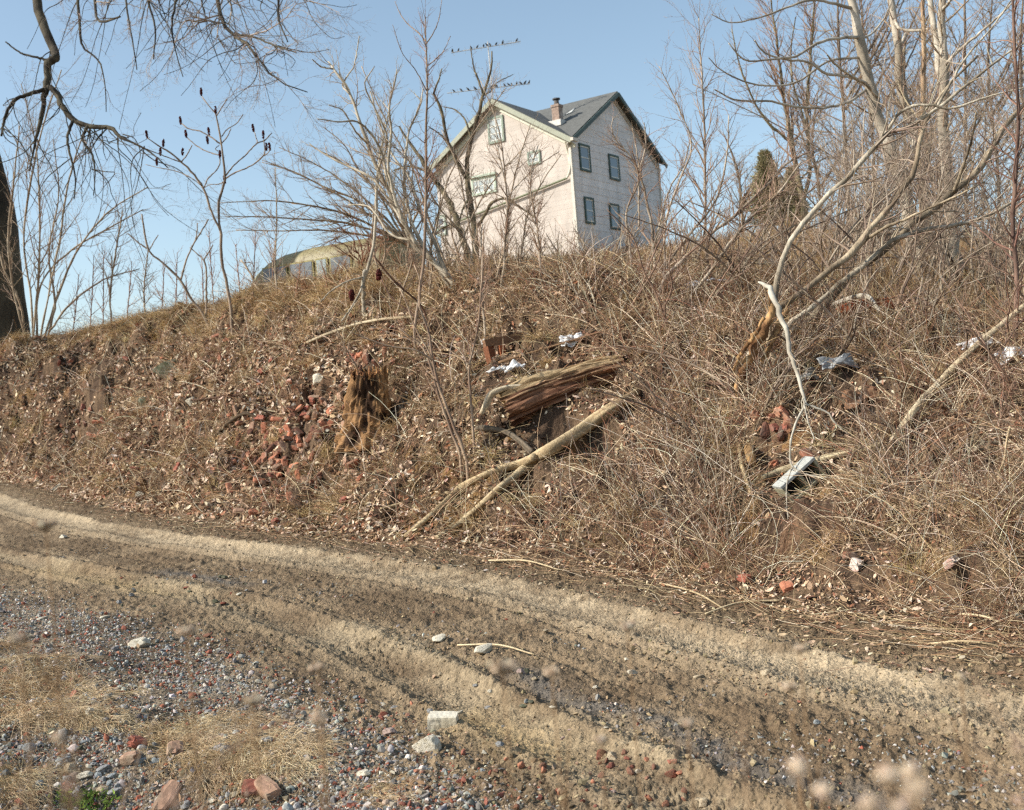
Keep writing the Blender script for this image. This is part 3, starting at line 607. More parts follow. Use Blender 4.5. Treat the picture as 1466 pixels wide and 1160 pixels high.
# scattered medium stones and brick chips on the near verge: individuals
for lb, gr, n, cxy, cols, rp, nm in [
    ('small grey stone loose in the near gravel', 'grey stones on the verge', 70, (0, 960, 760, 1155), ['grey', 'blue', 'grey', 'dark'], (3, 8), 'stone'),
    ('small white stone loose in the near gravel', 'white stones on the verge', 50, (0, 890, 1000, 1155), ['white', 'pink', 'white', 'tan'], (3, 7.5), 'stone'),
    ('red brick fragment in the near gravel at the bottom centre', 'brick fragments at the bottom centre', 75, (480, 1080, 1010, 1158), ['red'], (3, 9), 'brick_fragment'),
    ('red brick fragment in the gravel left of the squared block', 'brick fragments left of the block', 26, (390, 990, 600, 1050), ['red'], (3, 7), 'brick_fragment'),
    ('little brick fragment in the left part of the gravel', 'brick fragments on the left gravel', 34, (30, 900, 360, 990), ['red'], (2.5, 6), 'brick_fragment'),
    ('small stone or chip between the ruts on the left', 'chips between the ruts', 26, (170, 820, 360, 872), ['red', 'grey', 'tan', 'dark'], (2.5, 6), 'stone'),
    ('pale stone chip in the litter at the foot of the bank', 'chips at the bank foot', 34, (60, 640, 1460, 880), ['white', 'tan', 'pink'], (2.5, 6), 'stone'),
    ('dark stone in the hollow at the bottom left', 'stones in the bottom left hollow', 28, (0, 1060, 300, 1155), ['dark', 'blue', 'grey', 'tan'], (5, 13), 'stone')]:
    qx = rng.uniform(cxy[0], cxy[2], n); qy = rng.uniform(cxy[1], cxy[3], n)
    if 'foot of the bank' in lb: fy = np.interp(qx, [a[0] for a in FOOT], [a[1] for a in FOOT]); qy = fy - np.abs(rng.normal(0, 38, n)) + 6
    for P in hits(qx, qy):
        if np.isnan(P[0]): continue
        rr_ = rng.uniform(*rp)
        if nm == 'brick_fragment':
            R_ = rotm(1)[0]; r = rr_ * P[1] / F; o = place(nm, RK[rng.integers(0, 8)], P + np.array([0, 0, r * .25]), R_, (r, r * .75, r * .8), MBRK[rng.choice([1, 4, 0])]); tag(o, lb, 'brick chip', gr)
        else: put_stone(0, 0, rr_, lb, cols[rng.integers(0, len(cols))], el=rng.uniform(.6, 1), P=P, group=gr, fl=rng.uniform(.7, 1.1))
def frame_at(P, dirx, nrm):
    z_ = unit(np.asarray(nrm, float)); x_ = unit(np.asarray(dirx, float) - z_ * np.dot(dirx, z_)); return x_, np.cross(z_, x_), z_
def rough_box(name, P, ax, half, mt, seed, cuts=5, amp=.06):
    """squared stone block with worn edges"""
    bm = bmesh.new(); bmesh.ops.create_cube(bm, size=2); bmesh.ops.subdivide_edges(bm, edges=bm.edges[:], cuts=cuts, use_grid_fill=True)
    V_ = np.array([v.co[:] for v in bm.verts]); F_ = [[v.index for v in f.verts] for f in bm.faces]; bm.free()
    e = (np.abs(V_) > .98).sum(1); V_ = V_ * (1 - .02 * (e >= 2) - .03 * (e == 3))[:, None]; V_ += amp * .6 * fbm(V_[:, 0] * 2 + seed, V_[:, 1] * 2 + V_[:, 2] * 2.3, seed, 3)[:, None] * unit(V_)
    Wd = P + (V_ * np.asarray(half)) @ np.array(ax); mb = MB(); mb.add(Wd, np.array(F_), lin((210, 202, 184))); return mb.build(name, mt, loc=P)
P = hit(635, 1040); sz = P[1] / F
o = rough_box('stone_block', P + np.array([0, 0, .03]), frame_at(P, (1, -.12, .02), (0.05, -.15, 1)), (21 * sz, 12 * sz, 11 * sz), MS['white'], 5); tag(o, 'squared white stone block on the near gravel', 'stone')

# ============================================================ CINDER BLOCK
P = hit(1140, 712)
ax_, ay_, az_ = np.array([.80, .14, .58]), None, None           # long axis runs up to the right, holed face towards the camera
ax_ = unit(ax_); fz = unit(np.array([.12, -.94, -.03]) - ax_ * np.dot([.12, -.94, -.03], ax_)); up_ = np.cross(ax_, fz) * 1.0
if up_[2] < 0: up_ = -up_
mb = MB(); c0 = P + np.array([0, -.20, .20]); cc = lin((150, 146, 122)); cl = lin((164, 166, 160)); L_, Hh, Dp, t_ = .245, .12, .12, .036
def slab(c, hx, hy, hz, col): box(mb, c0 + ax_ * c[0] + up_ * c[1] + fz * c[2], ax_ * hx, up_ * hy, fz * hz, col)
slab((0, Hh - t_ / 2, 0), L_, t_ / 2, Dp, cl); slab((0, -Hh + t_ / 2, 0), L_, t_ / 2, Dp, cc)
for xx in (-L_ + t_ / 2, 0, L_ - t_ / 2): slab((xx, 0, -.001), t_ / 2, Hh - t_ - .0005, Dp - .003, cc)
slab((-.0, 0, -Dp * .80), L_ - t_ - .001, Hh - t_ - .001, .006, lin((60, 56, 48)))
o = mb.build('cinder_block', M['attr'], loc=c0); tag(o, 'pale cinder block with two square holes tilted on the bank', 'cinder block')
bv = o.modifiers.new('b', 'BEVEL'); bv.width = .006; bv.segments = 2

# ============================================================ DEAD WOOD
def log_tube(name, pts, mt, label, cat, group=None, ns=10, k=40, cols=((150, 130, 100), (120, 100, 76)), rough_=.12, freq=3., cap=True, parent=None, seed=0, lump=.0):
    """pts: world points with radius; radius wobbles, colour varies along streaks"""
    Q = resamp(np.array(pts, float), k); Pn = Q[:, :3]; R = Q[:, 3].copy()
    T = unit(np.gradient(Pn, axis=0)); ref = unit(np.cross(T, [0.1, .2, 1.])); Vv = np.cross(T, ref); a = np.arange(ns) * 2 * PI / ns
    d = np.concatenate([[0], np.cumsum(np.linalg.norm(np.diff(Pn, axis=0), axis=1))])
    A, D = np.meshgrid(a, d, indexing='xy'); A = A.T; D = D.T
    A2 = np.cos(A) * 2 + seed; B2 = np.sin(A) * 2
    ridg = fbm(A2 * freq * .6 + D * .6, B2 * freq * .6 + D * .5, 500 + seed, 3); fine_ = fbm(A2 * freq * 1.7 + D * 3, B2 * freq * 1.7, 520 + seed, 2)
    rad_ = R[None] * (1 + rough_ * ridg + rough_ * .4 * fine_ + lump * vn(D * 3, A2, 530 + seed))
    V_ = Pn[None] + (ref[None] * np.cos(a)[:, None, None] + Vv[None] * np.sin(a)[:, None, None]) * rad_[..., None]
    I_ = np.arange(ns * k).reshape(ns, k); q_ = np.stack([I_[:, :-1], np.roll(I_, -1, 0)[:, :-1], np.roll(I_, -1, 0)[:, 1:], I_[:, 1:]], -1).reshape(-1, 4)
    c1, c2 = lin(cols[0]), lin(cols[1]); t = sstep(-.5, .5, ridg * .8 + fine_ * .5)[..., None]; C = (c1 * t + c2 * (1 - t)).reshape(-1, 3)
    mb = MB(); fs = [q_]
    if cap: fs += [I_[::-1, 0][None], I_[:, -1][None]]
    mb.add(V_.reshape(-1, 3), fs, C)
    o = mb.build(name, mt, parent=parent, loc=None if parent is not None else Pn[0], smooth=True)
    return tag(o, label, cat, group) if parent is None else o
def on(px, py, r, lift=0.0, dy=0.0):
    """centre of a limb of radius r px lying on the ground at this pixel"""
    P = hit(px, py); rw = r * P[1] / F; return [*(P + np.array([0, -dy, rw * .7 + lift])), rw]
PALE = ((190, 170, 134), (146, 126, 96)); GREYW = ((178, 168, 150), (134, 122, 104)); BRN = ((140, 112, 84), (92, 72, 54))
root = empty('fallen_log', hit(770, 665), 'long pale debarked trunk lying down the bank and forking at its lower end', 'fallen trunk')
log_tube('trunk', [on(914, 568, 5, .04), on(880, 596, 8.5, .07), on(850, 618, 9.5, .07), on(815, 642, 9.5, .07), on(786, 658, 9, .06), on(762, 672, 8, .06)], M['wood'], None, None, parent=root, cols=PALE, rough_=.1, seed=1, ns=14)
log_tube('fork', [on(764, 672, 7, .07), on(740, 690, 6.5, .05), on(715, 708, 5.5, .04), on(698, 721, 5, .02), on(665, 745, 5, -.02), on(625, 772, 4, -.02)], M['wood'], None, None, parent=root, cols=((190, 172, 138), (120, 100, 74)), seed=2)
log_tube('fork', [on(766, 668, 6, .08), on(745, 675, 6, .06), on(718, 681, 5.5, .05), on(683, 695, 5, .05), on(660, 707, 5, .05)], M['wood'], None, None, parent=root, cols=PALE, seed=3)
log_tube('side_branch', [on(764, 665, 5, .12), on(742, 648, 4, .16), on(720, 636, 4, .16), on(700, 630, 4, .14), on(684, 627, 3, .12)], M['wood'], None, None, parent=root, cols=((120, 108, 92), (84, 76, 64)), seed=4)
log_tube('fallen_branch', [on(658, 706, 5, .03), on(635, 728, 4.5, .03), on(612, 748, 4, .03), on(580, 773, 3.5, .02)], M['wood'], 'pale broken stick reaching the road edge below the long trunk', 'stick', cols=PALE, seed=5)
log_tube('fallen_branch', [on(645, 709, 2.5, .02), on(600, 719, 3, .02), on(545, 732, 2, .02)], M['wood'], 'thin pale stick left of the broken one', 'stick', cols=PALE, seed=6)
log_tube('fallen_branch', [on(410, 512, 2, .05), on(445, 496, 2.5, .08), on(490, 480, 2.5, .1), on(545, 467, 2.5, .1), on(600, 462, 2, .1)], M['wood'], 'long pale stick curving across the upper bank above the stump', 'stick', cols=((196, 182, 154), (160, 142, 114)), seed=7)
log_tube('fallen_branch', [on(300, 636, 2, .02), on(330, 612, 2.5, .08), on(355, 601, 2.5, .09), on(372, 604, 2, .03)], M['wood'], 'dark bent stick left of the brick heap', 'stick', cols=((92, 78, 62), (60, 50, 42)), seed=8)
log_tube('fallen_branch', [on(130, 640, 1.5, .0), on(200, 590, 1.5, .05), on(290, 578, 1.5, .08), on(400, 574, 1, .08), on(440, 580, 1, .05)], M['wood'], 'thin dark twig passing under the round white stone', 'stick', cols=((92, 70, 56), (70, 54, 42)), seed=9)
log_tube('fallen_branch', [on(1092, 692, 4, .03), on(1120, 684, 5, .05), on(1160, 672, 5, .05), on(1210, 660, 5, .06), on(1262, 645, 4, .04)], M['wood'], 'splintered grey board lying just above the cinder block', 'broken board', cols=((200, 186, 152), (120, 104, 80)), rough_=.3, seed=10)
log_tube('fallen_log', [on(1278, 640, 6, .02), on(1310, 610, 5.5, .12), on(1345, 580, 5.5, .2), on(1390, 550, 5, .32), on(1430, 525, 4.5, .4), on(1475, 500, 4, .5)], M['wood'], 'pale thin trunk leaning up to the right edge of the picture', 'fallen trunk', cols=((196, 180, 150), (130, 116, 92)), seed=11)
log_tube('fallen_branch', [on(1140, 470, 2, .1), on(1190, 460, 3, .2), on(1235, 455, 3.5, .28), on(1262, 470, 2.5, .22)], M['wood'], 'white bare branch curved over the rust brown soil on the right', 'stick', cols=((190, 184, 170), (156, 148, 132)), seed=12)
log_tube('fallen_branch', [on(1058, 640, 3, .02), on(1063, 675, 3.5, .06), on(1076, 715, 3, .03)], M['wood'], 'pale upright stick left of the cinder block', 'stick', cols=PALE, seed=13)
log_tube('fallen_branch', [on(715, 530, 2, .1), on(900, 480, 2, .15)], M['wood'], 'thin stick behind the hollow log', 'stick', cols=BRN, seed=14)
for i, (a, b, lb) in enumerate([((1010, 882), (1120, 862), 'thin pale twig lying along the road edge at the right'), ((945, 838), (1040, 876), 'bent pale twig reaching down to the road edge'), ((1330, 925), (1462, 935), 'straight pale twig on the road edge at the far right'),
     ((1375, 882), (1466, 912), 'straw coloured twig above the far right one'), ((655, 927), (765, 940), 'thin twig across the long white stone'), ((700, 805), (800, 818), 'dark twig flat at the road edge at the centre')]):
    log_tube('twig', [on(a[0], a[1], 1.6, .01), on((a[0] + b[0]) / 2, (a[1] + b[1]) / 2 - 4, 1.6, .03), on(b[0], b[1], 1.2, .01)], M['wood'], lb, 'twig', cols=((214, 196, 160), (160, 140, 108)), k=14, ns=6, seed=20 + i)
# sticks scattered over the bank
SM = []
for i in range(9):
    L_ = rng.uniform(.35, 1.3); r = rng.uniform(.007, .02); q = np.stack([np.linspace(-L_ / 2, L_ / 2, 9), np.cumsum(rng.normal(size=9)) * .02 * L_, np.abs(np.linspace(-1, 1, 9)) ** 2 * -.03 + rng.normal(size=9) * .006, np.linspace(r, r * .5, 9)], 1)
    mb = MB(); q = resamp(q, 22); tubes(mb, q[None, :, :3], (q[:, 3] * (1 + rng.normal(size=22) * .08))[None], 7, lin([(186, 166, 134), (150, 130, 106), (108, 86, 68)][i % 3]), cap=True)
    p0, r0_ = grow(q[None, :, :3], q[None, :, 3], 3, u=(.2, .9), ang=(30, 60), ln=(.15, .4), k=5, rr=.55); tubes(mb, p0, r0_, 5, lin([(186, 166, 134), (150, 130, 106), (108, 86, 68)][i % 3])); SM.append(mb.mesh('stick', M['wood'], smooth=True))
P = pts_bank(1500, .3, 1.1, pw=.9); P = P[(rng.uniform(size=len(P)) < .25 + .75 * sstep(-.1, .1, P[:, 0] / P[:, 1])) & keep(P[:, 0], P[:, 1])][:120]
for p in P:
    P3 = np.array([p[0], p[1], H(p[0], p[1]) + rng.uniform(.02, .10)]); R_ = align(normal(p[0], p[1]), 1, tilt=.25)[0]
    o = place('stick', SM[rng.integers(0, 9)], P3, R_); right_ = p[0] / p[1] > .02; tag(o, 'loose dead stick lying on the ' + ('right' if right_ else 'left') + ' part of the slope', 'stick', 'loose sticks on the ' + ('right' if right_ else 'left') + ' slope')
# ---- hollow rotten log
root = empty('rotten_log', hit(790, 590), 'large hollow rotten log with shredded red brown grain', 'rotten log')
e0 = hit(727, 612); e1 = hit(888, 552)
a_ = np.array(e0) + np.array([0, -.12, .26]); b_ = np.array(e1) + np.array([.12, .35, .26])
k_, ns_ = 90, 72; tt = np.linspace(0, 1, k_); Pn = a_[None] * (1 - tt[:, None]) + b_[None] * tt[:, None]; Pn[:, 2] += .05 * np.sin(tt * PI)
T = unit(b_ - a_); ref = unit(np.cross(T, [0, 0, 1.])); Vv = np.cross(ref, T); an = np.arange(ns_) * 2 * PI / ns_
A, D = np.meshgrid(an, tt * np.linalg.norm(b_ - a_), indexing='ij')
rid = fbm(np.cos(A) * 9 + D * .8, np.sin(A) * 9 + D * .6, 601, 3); rid2 = fbm(np.cos(A) * 26 + D * 2.0, np.sin(A) * 26, 602, 3); lump = fbm(np.cos(A) * 1.5 + D * 1.6, np.sin(A) * 1.5 + D, 603, 3)
ra = .27 * (1 - .35 * tt[None]) * (1 + .10 * rid + .09 * np.abs(rid2) + .13 * lump)
V_ = Pn[None] + (ref * np.cos(an)[:, None, None] + Vv * np.sin(an)[:, None, None]) * ra[..., None]
V_ = V_ + T * (rid2[..., None] * .05 + rid[..., None] * .05) * (tt[None, :, None] < .02)
I_ = np.arange(ns_ * k_).reshape(ns_, k_); q_ = np.stack([I_[:, :-1], np.roll(I_, -1, 0)[:, :-1], np.roll(I_, -1, 0)[:, 1:], I_[:, 1:]], -1).reshape(-1, 4)
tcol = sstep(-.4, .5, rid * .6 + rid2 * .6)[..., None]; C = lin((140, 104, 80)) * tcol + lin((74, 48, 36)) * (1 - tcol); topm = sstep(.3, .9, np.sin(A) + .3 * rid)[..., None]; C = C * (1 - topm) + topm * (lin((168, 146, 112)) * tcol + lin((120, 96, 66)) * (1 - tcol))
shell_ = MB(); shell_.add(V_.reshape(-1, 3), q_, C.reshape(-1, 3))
mb = MB(); ra2 = ra * .62; V2 = Pn[None] + (ref * np.cos(an)[:, None, None] + Vv * np.sin(an)[:, None, None]) * ra2[..., None]; kk = 34
mb.add(np.concatenate([V_[:, 0], V2[:, 0]]), np.stack([np.arange(ns_), np.arange(ns_) + ns_, (np.arange(ns_) + 1) % ns_ + ns_, (np.arange(ns_) + 1) % ns_], -1), lin((150, 128, 96)))
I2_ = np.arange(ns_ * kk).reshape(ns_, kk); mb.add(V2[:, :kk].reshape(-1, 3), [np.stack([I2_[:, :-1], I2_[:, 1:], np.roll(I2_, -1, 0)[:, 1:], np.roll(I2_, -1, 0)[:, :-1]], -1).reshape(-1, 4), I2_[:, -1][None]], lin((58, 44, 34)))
mb.build('hollow', M['wood'], parent=root)
mb = shell_; P0, R0 = grow(np.array([Pn]), np.full((1, k_), .22), 60, u=(0, 1), ang=(78, 90), ln=(.02, .05), k=2, jit=0, rmin=.2)
st = P0[:, 0] + unit(P0[:, 1] - P0[:, 0]) * rng.uniform(.17, .26, (60, 1)); L_ = rng.uniform(.1, .32, (60, 1)); sp = np.stack([st, st + T * L_ * .5 + rng.normal(size=(60, 3)) * .015, st + T * L_ + rng.normal(size=(60, 3)) * .025], 1)
tubes(mb, sp, np.array([[.008, .007, .002]]) * rng.uniform(.5, 1.4, (60, 1)), 4, palette([(156, 116, 86), (120, 80, 58), (176, 150, 114), (80, 56, 42)], 60, .15)); mb.build('shell', M['wood'], parent=root)
log_tube('root_arm', [[*(a_ + np.array([.35, -.12, .28])), .035], [*(a_ + np.array([.02, -.15, .30])), .045], [*(a_ + np.array([-.20, -.18, .22])), .05], [*(a_ + np.array([-.28, -.2, .08])), .045], [*(a_ + np.array([-.36, -.2, -.04])), .03]], M['wood'], None, None, parent=root, cols=((218, 204, 176), (150, 132, 104)), seed=30, lump=.2)
# ---- stump
P = hit(530, 603); h_ = 66 * P[1] / F; r_ = 26 * P[1] / F
root = empty('rotten_stump', P, 'rotten brown tree stump standing in the middle of the left slope', 'stump')
k_, ns_ = 40, 56; tt = np.linspace(-.6, 1, k_); an = np.arange(ns_) * 2 * PI / ns_; A, D = np.meshgrid(an, tt, indexing='ij')
rid = fbm(A * 2.2 + .6 * vn(D * 4, A * 2, 616), D * 3.2 + 40, 611, 4) * sstep(0, .3, np.abs(A - PI) * 0 + 1); rid2 = fbm(np.cos(A) * 14 + D * 2.2, np.sin(A) * 14 + D * 1.5, 612, 3); ra = r_ * (1.25 - .3 * D + .25 * (1 - D) ** 3 * .5) * (1 + .11 * rid + .10 * rid2 + .12 * vn(np.cos(A) * 3 + D * 3, np.sin(A) * 3 + D * 2, 615))
top = 1 + .20 * fbm(np.cos(an) * 3, np.sin(an) * 3, 613, 4); zz = np.where(D > 0, D * top[:, None], D) * h_
V_ = np.stack([P[0] + np.cos(A) * ra - .02 + D * .05, P[1] + .1 + np.sin(A) * ra, P[2] + zz], -1); tcol = sstep(-.5, .5, rid + rid2 * .6)[..., None]; C = lin((146, 112, 76)) * tcol + lin((58, 42, 30)) * (1 - tcol)
I_ = np.arange(ns_ * k_).reshape(ns_, k_); q_ = np.stack([I_[:, :-1], np.roll(I_, -1, 0)[:, :-1], np.roll(I_, -1, 0)[:, 1:], I_[:, 1:]], -1).reshape(-1, 4)
mb = MB(); mb.add(V_.reshape(-1, 3), q_, C.reshape(-1, 3)); mb.build('shell', M['wood'], parent=root)
mb = MB(); n_ = 60; a2 = rng.uniform(0, 2 * PI, n_); st = np.stack([P[0] + np.cos(a2) * r_ * .8, P[1] + .1 + np.sin(a2) * r_ * .8, P[2] + h_ * rng.uniform(.8, .98, n_)], 1)
sp = np.stack([st, st + np.array([0, 0, .06]) + rng.normal(size=(n_, 3)) * .02, st + np.array([0, 0, .13]) + rng.normal(size=(n_, 3)) * .04], 1); tubes(mb, sp, np.array([[.018, .012, .003]]) * rng.uniform(.6, 1.3, (n_, 1)), 4, palette([(170, 128, 84), (110, 76, 52)], n_))
mb.add(np.concatenate([np.stack([P[0] + np.cos(an) * r_ * .85, P[1] + .1 + np.sin(an) * r_ * .85, np.full(ns_, P[2] + h_ * .8)], 1)]), np.arange(ns_)[None], lin((84, 62, 46))); mb.build('splintered_top', M['wood'], parent=root)
# earth pocket with root hair right of the stump
mb = MB(); n_ = 260; hp = hits(rng.uniform(548, 600, n_), rng.uniform(505, 560, n_)); hp = hp[~np.isnan(hp[:, 0])]
stems(mb, hp[:, 0], hp[:, 1], rng.uniform(.2, .6, len(hp)), .003, .5, palette([(150, 124, 84), (112, 88, 60), (90, 70, 50)], len(hp)), k=6, droop=.6); o = mb.build('hanging_roots', M['twig']); tag(o, 'curtain of hanging roots right of the rotten stump', 'roots', kind='stuff')
# ---- reddish timber frame, rust brown plates
P = hit(700, 520); s_ = P[1] / F
root = empty('timber_frame', P, 'red brown rotten timber frame half buried behind the hollow log', 'timber')
mb = MB(); e0 = P + np.array([-.05, -.1, .30]); e1 = e0 + np.array([96 * s_, .35, .14]); bar(mb, e0, e1, .075, lin((122, 92, 70)), r2=.06); mb.build('beam', M['wood'], parent=root)
mb = MB(); bar(mb, e0 + np.array([.06, 0, -.05]), e0 + np.array([.12, -.05, -.42]), .07, lin((122, 80, 58)), r2=.05); mb.build('leg', M['wood'], parent=root)
mb = MB(); bar(mb, e0 + np.array([.26, .02, -.05]), e0 + np.array([.30, -.05, -.44]), .05, lin((150, 90, 60)), r2=.04); mb.build('leg', M['wood'], parent=root)
mb = MB(); bar(mb, e0 + np.array([.3, .2, -.28]), e1 + np.array([-.1, .1, -.36]), .16, lin((112, 84, 66)), r2=.02); mb.build('back_plate', M['wood'], parent=root)
def sheet(px, py, wx, hy, label, cat, col, name, nrm=(0, -.6, .8), crump=.06, seed=0, mt=None, lift=.06):
    """crumpled sheet lying on the ground"""
    P = hit(px, py) + np.array([0, -.03, lift]); x_, y_, z_ = frame_at(P, (1, .05, .08), nrm); s_ = P[1] / F; n = 22
    U, V = np.meshgrid(np.linspace(-1, 1, n), np.linspace(-1, 1, n), indexing='ij'); edge = 1 + .22 * fbm(np.arctan2(V, U) * 1.3 + seed, 0 * U + seed, 700 + seed, 3)
    h = crump * (fbm(U * 1.3 + seed, V * 1.3, 710 + seed, 2) + .35 * np.abs(fbm(U * 2.6 + seed, V * 2.6, 720 + seed, 2))) + .03 * (1 - U * U)
    Wd = P + (U * edge)[..., None] * x_ * wx * s_ + (V * edge)[..., None] * y_ * hy * s_ * 1.2 + h[..., None] * z_; I_ = np.arange(n * n).reshape(n, n)
    q_ = np.stack([I_[:-1, :-1], I_[1:, :-1], I_[1:, 1:], I_[:-1, 1:]], -1).reshape(-1, 4); mb = MB(); mb.add(Wd.reshape(-1, 3), q_, lin(col)); o = mb.build(name, mt or M['plastic'], loc=P, smooth=True)
    so_ = o.modifiers.new('s', 'SOLIDIFY'); so_.thickness = .008; return tag(o, label, cat)
M['plastic'] = mat('plastic_sheet', .45, spec=.4, noise=.1, nscale=10)
sheet(820, 500, 16, 9, 'white crumpled plastic bag right of the timber frame', 'plastic bag', (214, 214, 212), 'plastic_bag', seed=1, lift=.12, crump=.09)
sheet(738, 533, 13, 7, 'torn white plastic scrap below the timber frame', 'plastic scrap', (214, 214, 212), 'plastic_scrap', seed=2)
sheet(715, 537, 15, 3, 'narrow white plastic strip left of the torn scrap', 'plastic scrap', (214, 214, 212), 'plastic_scrap', seed=3)
sheet(694, 499, 4, 6, 'tiny white scrap at the left end of the timber beam', 'plastic scrap', (214, 214, 212), 'plastic_scrap', seed=4)
sheet(1400, 508, 26, 8, 'white plastic sheet caught in the canes at the right', 'plastic sheet', (214, 214, 212), 'plastic_sheet', seed=5, lift=.1)
sheet(1448, 522, 20, 10, 'white plastic sheet cut by the right edge of the picture', 'plastic sheet', (214, 214, 212), 'plastic_sheet', seed=6, lift=.1)
sheet(1200, 533, 24, 9, 'blue grey tarp scrap on the right part of the bank', 'tarp', (140, 142, 142), 'tarp', seed=7, lift=.1)
sheet(1158, 545, 12, 6, 'small grey tarp scrap left of the blue grey one', 'tarp', (134, 132, 126), 'tarp', seed=8)
sheet(1103, 386, 20, 8, 'grey stone coloured tarp lying in the weeds at the crest', 'tarp', (140, 138, 126), 'tarp', seed=9, lift=.15)
sheet(1010, 413, 26, 4, 'white scraps of snow or plastic at the crest right of centre', 'plastic scrap', (224, 228, 234), 'plastic_scrap', seed=10, lift=.06)
sheet(1240, 447, 40, 10, 'rust brown metal sheet under the leaning trunks', 'metal sheet', (124, 66, 40), 'metal_sheet', seed=11, lift=.08, mt=M['attr'])
sheet(1235, 575, 26, 12, 'brown flat board under the tarp scrap', 'board', (132, 100, 76), 'board', seed=12, lift=.04, mt=M['attr'])
sheet(1405, 652, 22, 8, 'grey brown flat slab among canes at the far right', 'slab', (126, 116, 98), 'slab', seed=13, lift=.08, mt=M['attr'])
log_tube('bottle', [on(1073, 655, 7, .06), on(1076, 668, 7, .06), on(1078, 676, 5, .05)], M['attr'], 'dirty tan rounded bottle left of the orange half brick', 'bottle', cols=((180, 146, 100), (140, 110, 74)), ns=14, k=16, rough_=.03, seed=15)
# ============================================================ TREES, SAPLINGS AND SHRUBS
def tree(name, label, cat, Y, mains, shoots=(), group=None, bark=((130, 120, 104), (92, 82, 68)), mt='bark', twigs=((150, 130, 108), (120, 98, 80)), spread=1.0, rmin=.003, ground=True, sides=9, seed=0, rough_=.08, skip=0):
    """mains: list of (dY0, dY1, [(px, py, radius_px), ...]); depth runs from Y+dY0 to Y+dY1.
       shoots: list of levels (number, u range, angle range, length range, upward pull, radius ratio, k)"""
    b0 = mains[0][2][0]; base = W(b0[0], b0[1], Y); gz = H(base[0], base[1])
    root = empty(name, (base[0], base[1], gz), label, cat, group)
    mb = MB(); allP = []; allR = []
    for mi, (d0, d1, pts) in enumerate(mains):
        n = len(pts); Q = []
        for i, (px, py, r) in enumerate(pts):
            Yy = Y + d0 + (d1 - d0) * (i / max(n - 1, 1)); w = W(px, py, Yy); Q.append([*w, max(r * Yy / F, rmin)])
        if mi == 0 and ground and Q[0][2] > gz - .05: Q.insert(0, [Q[0][0], Q[0][1], gz - .15, Q[0][3] * 1.03])
        Q = resamp(np.array(Q), 24); Q[1:-1, :3] += rng.normal(size=(22, 3)) * np.minimum(Q[1:-1, 3:4] * .22, .018)
        Q[:, 3] *= 1 + rough_ * rng.normal(size=24)
        t = sstep(-.5, .5, vn(np.arange(24) * .9, np.full(24, mi + seed * 7.), 800))
        tubes(mb, Q[None, :, :3], Q[None, :, 3], sides, np.repeat(lin(bark[0]) * t[:, None] + lin(bark[1]) * (1 - t[:, None]), sides, 0), cap=True)
        allP.append(Q[:, :3]); allR.append(Q[:, 3])
    mb.build('trunk', M[mt], parent=root, smooth=True)
    Pp, Rp = np.array(allP[skip:]), np.array(allR[skip:])
    if shoots:
        mb = MB()
        for (n, u, ang, ln, up, rr, k) in shoots:
            tr = (0, 0, up) if np.isscalar(up) else up
            P2, R2 = grow(Pp, Rp, n, u=u, ang=ang, ln=ln, k=k, jit=.15 * spread, trop=tr, rr=rr, rmin=rmin * .55)
            tubes(mb, P2, R2, 4 if R2.max() < .012 else 5, palette(twigs, n, .12))
            Pp, Rp = P2, R2
        mb.build('crown', M['twig'], parent=root)
    return root, Pp, Rp
def z1(p): return [(580 + x / 3.625, 90 + y / 3.625, r) for x, y, r in p]
def z3(p): return [(340 + x / 2.522, y / 2.522, r) for x, y, r in p]
def z4(p): return [(940 + x / 2.416, y / 2.416, r) for x, y, r in p]
def z5(p): return [(200 + x / 3.41, 120 + y / 3.41, r) for x, y, r in p]
def z6(p): return [(480 + x / 2.932, 420 + y / 2.932, r) for x, y, r in p]
def z7(p): return [(960 + x / 2.522, 400 + y / 2.522, r) for x, y, r in p]

# ---- the big dark tree at the left edge, trunk and hanging limbs
def hanging(starts, n, dn, spr, r=.85):
    out = []
    for i in range(n):
        a, b = starts[rng.integers(0, len(starts))]; x, y = a + rng.uniform(-4, 4), b + rng.uniform(-4, 4); vx = rng.uniform(-1, 1) * spr; vy = rng.uniform(.1, 1) * dn; pts = []
        for k in range(7):
            pts.append((x, y, max(r * (1 - k / 7.5), .35))); x += vx / 6; y += vy / 6; vx += rng.normal() * spr * .35; vy += rng.normal() * dn * .35 + (k < 3) * dn * .15 - (k > 3) * dn * .25
        out.append((rng.uniform(-4.5, -2), rng.uniform(-6, -2), pts))
    return out
HG = hanging([(75, 70), (67, 110), (90, 150), (130, 181), (172, 196), (48, 200), (101, 225), (20, 143), (134, 240), (5, 180), (112, 176), (150, 183), (205, 212)], 44, 120, 110) \
   + hanging([(x, -12) for x in range(95, 420, 14)], 40, 105, 70) + hanging([(334, 50), (372, 86), (350, 60), (395, 66), (400, 30), (318, 30)], 16, 70, 80)
DB = ((88, 82, 68), (52, 47, 40)); DT = ((180, 164, 148), (132, 116, 104))
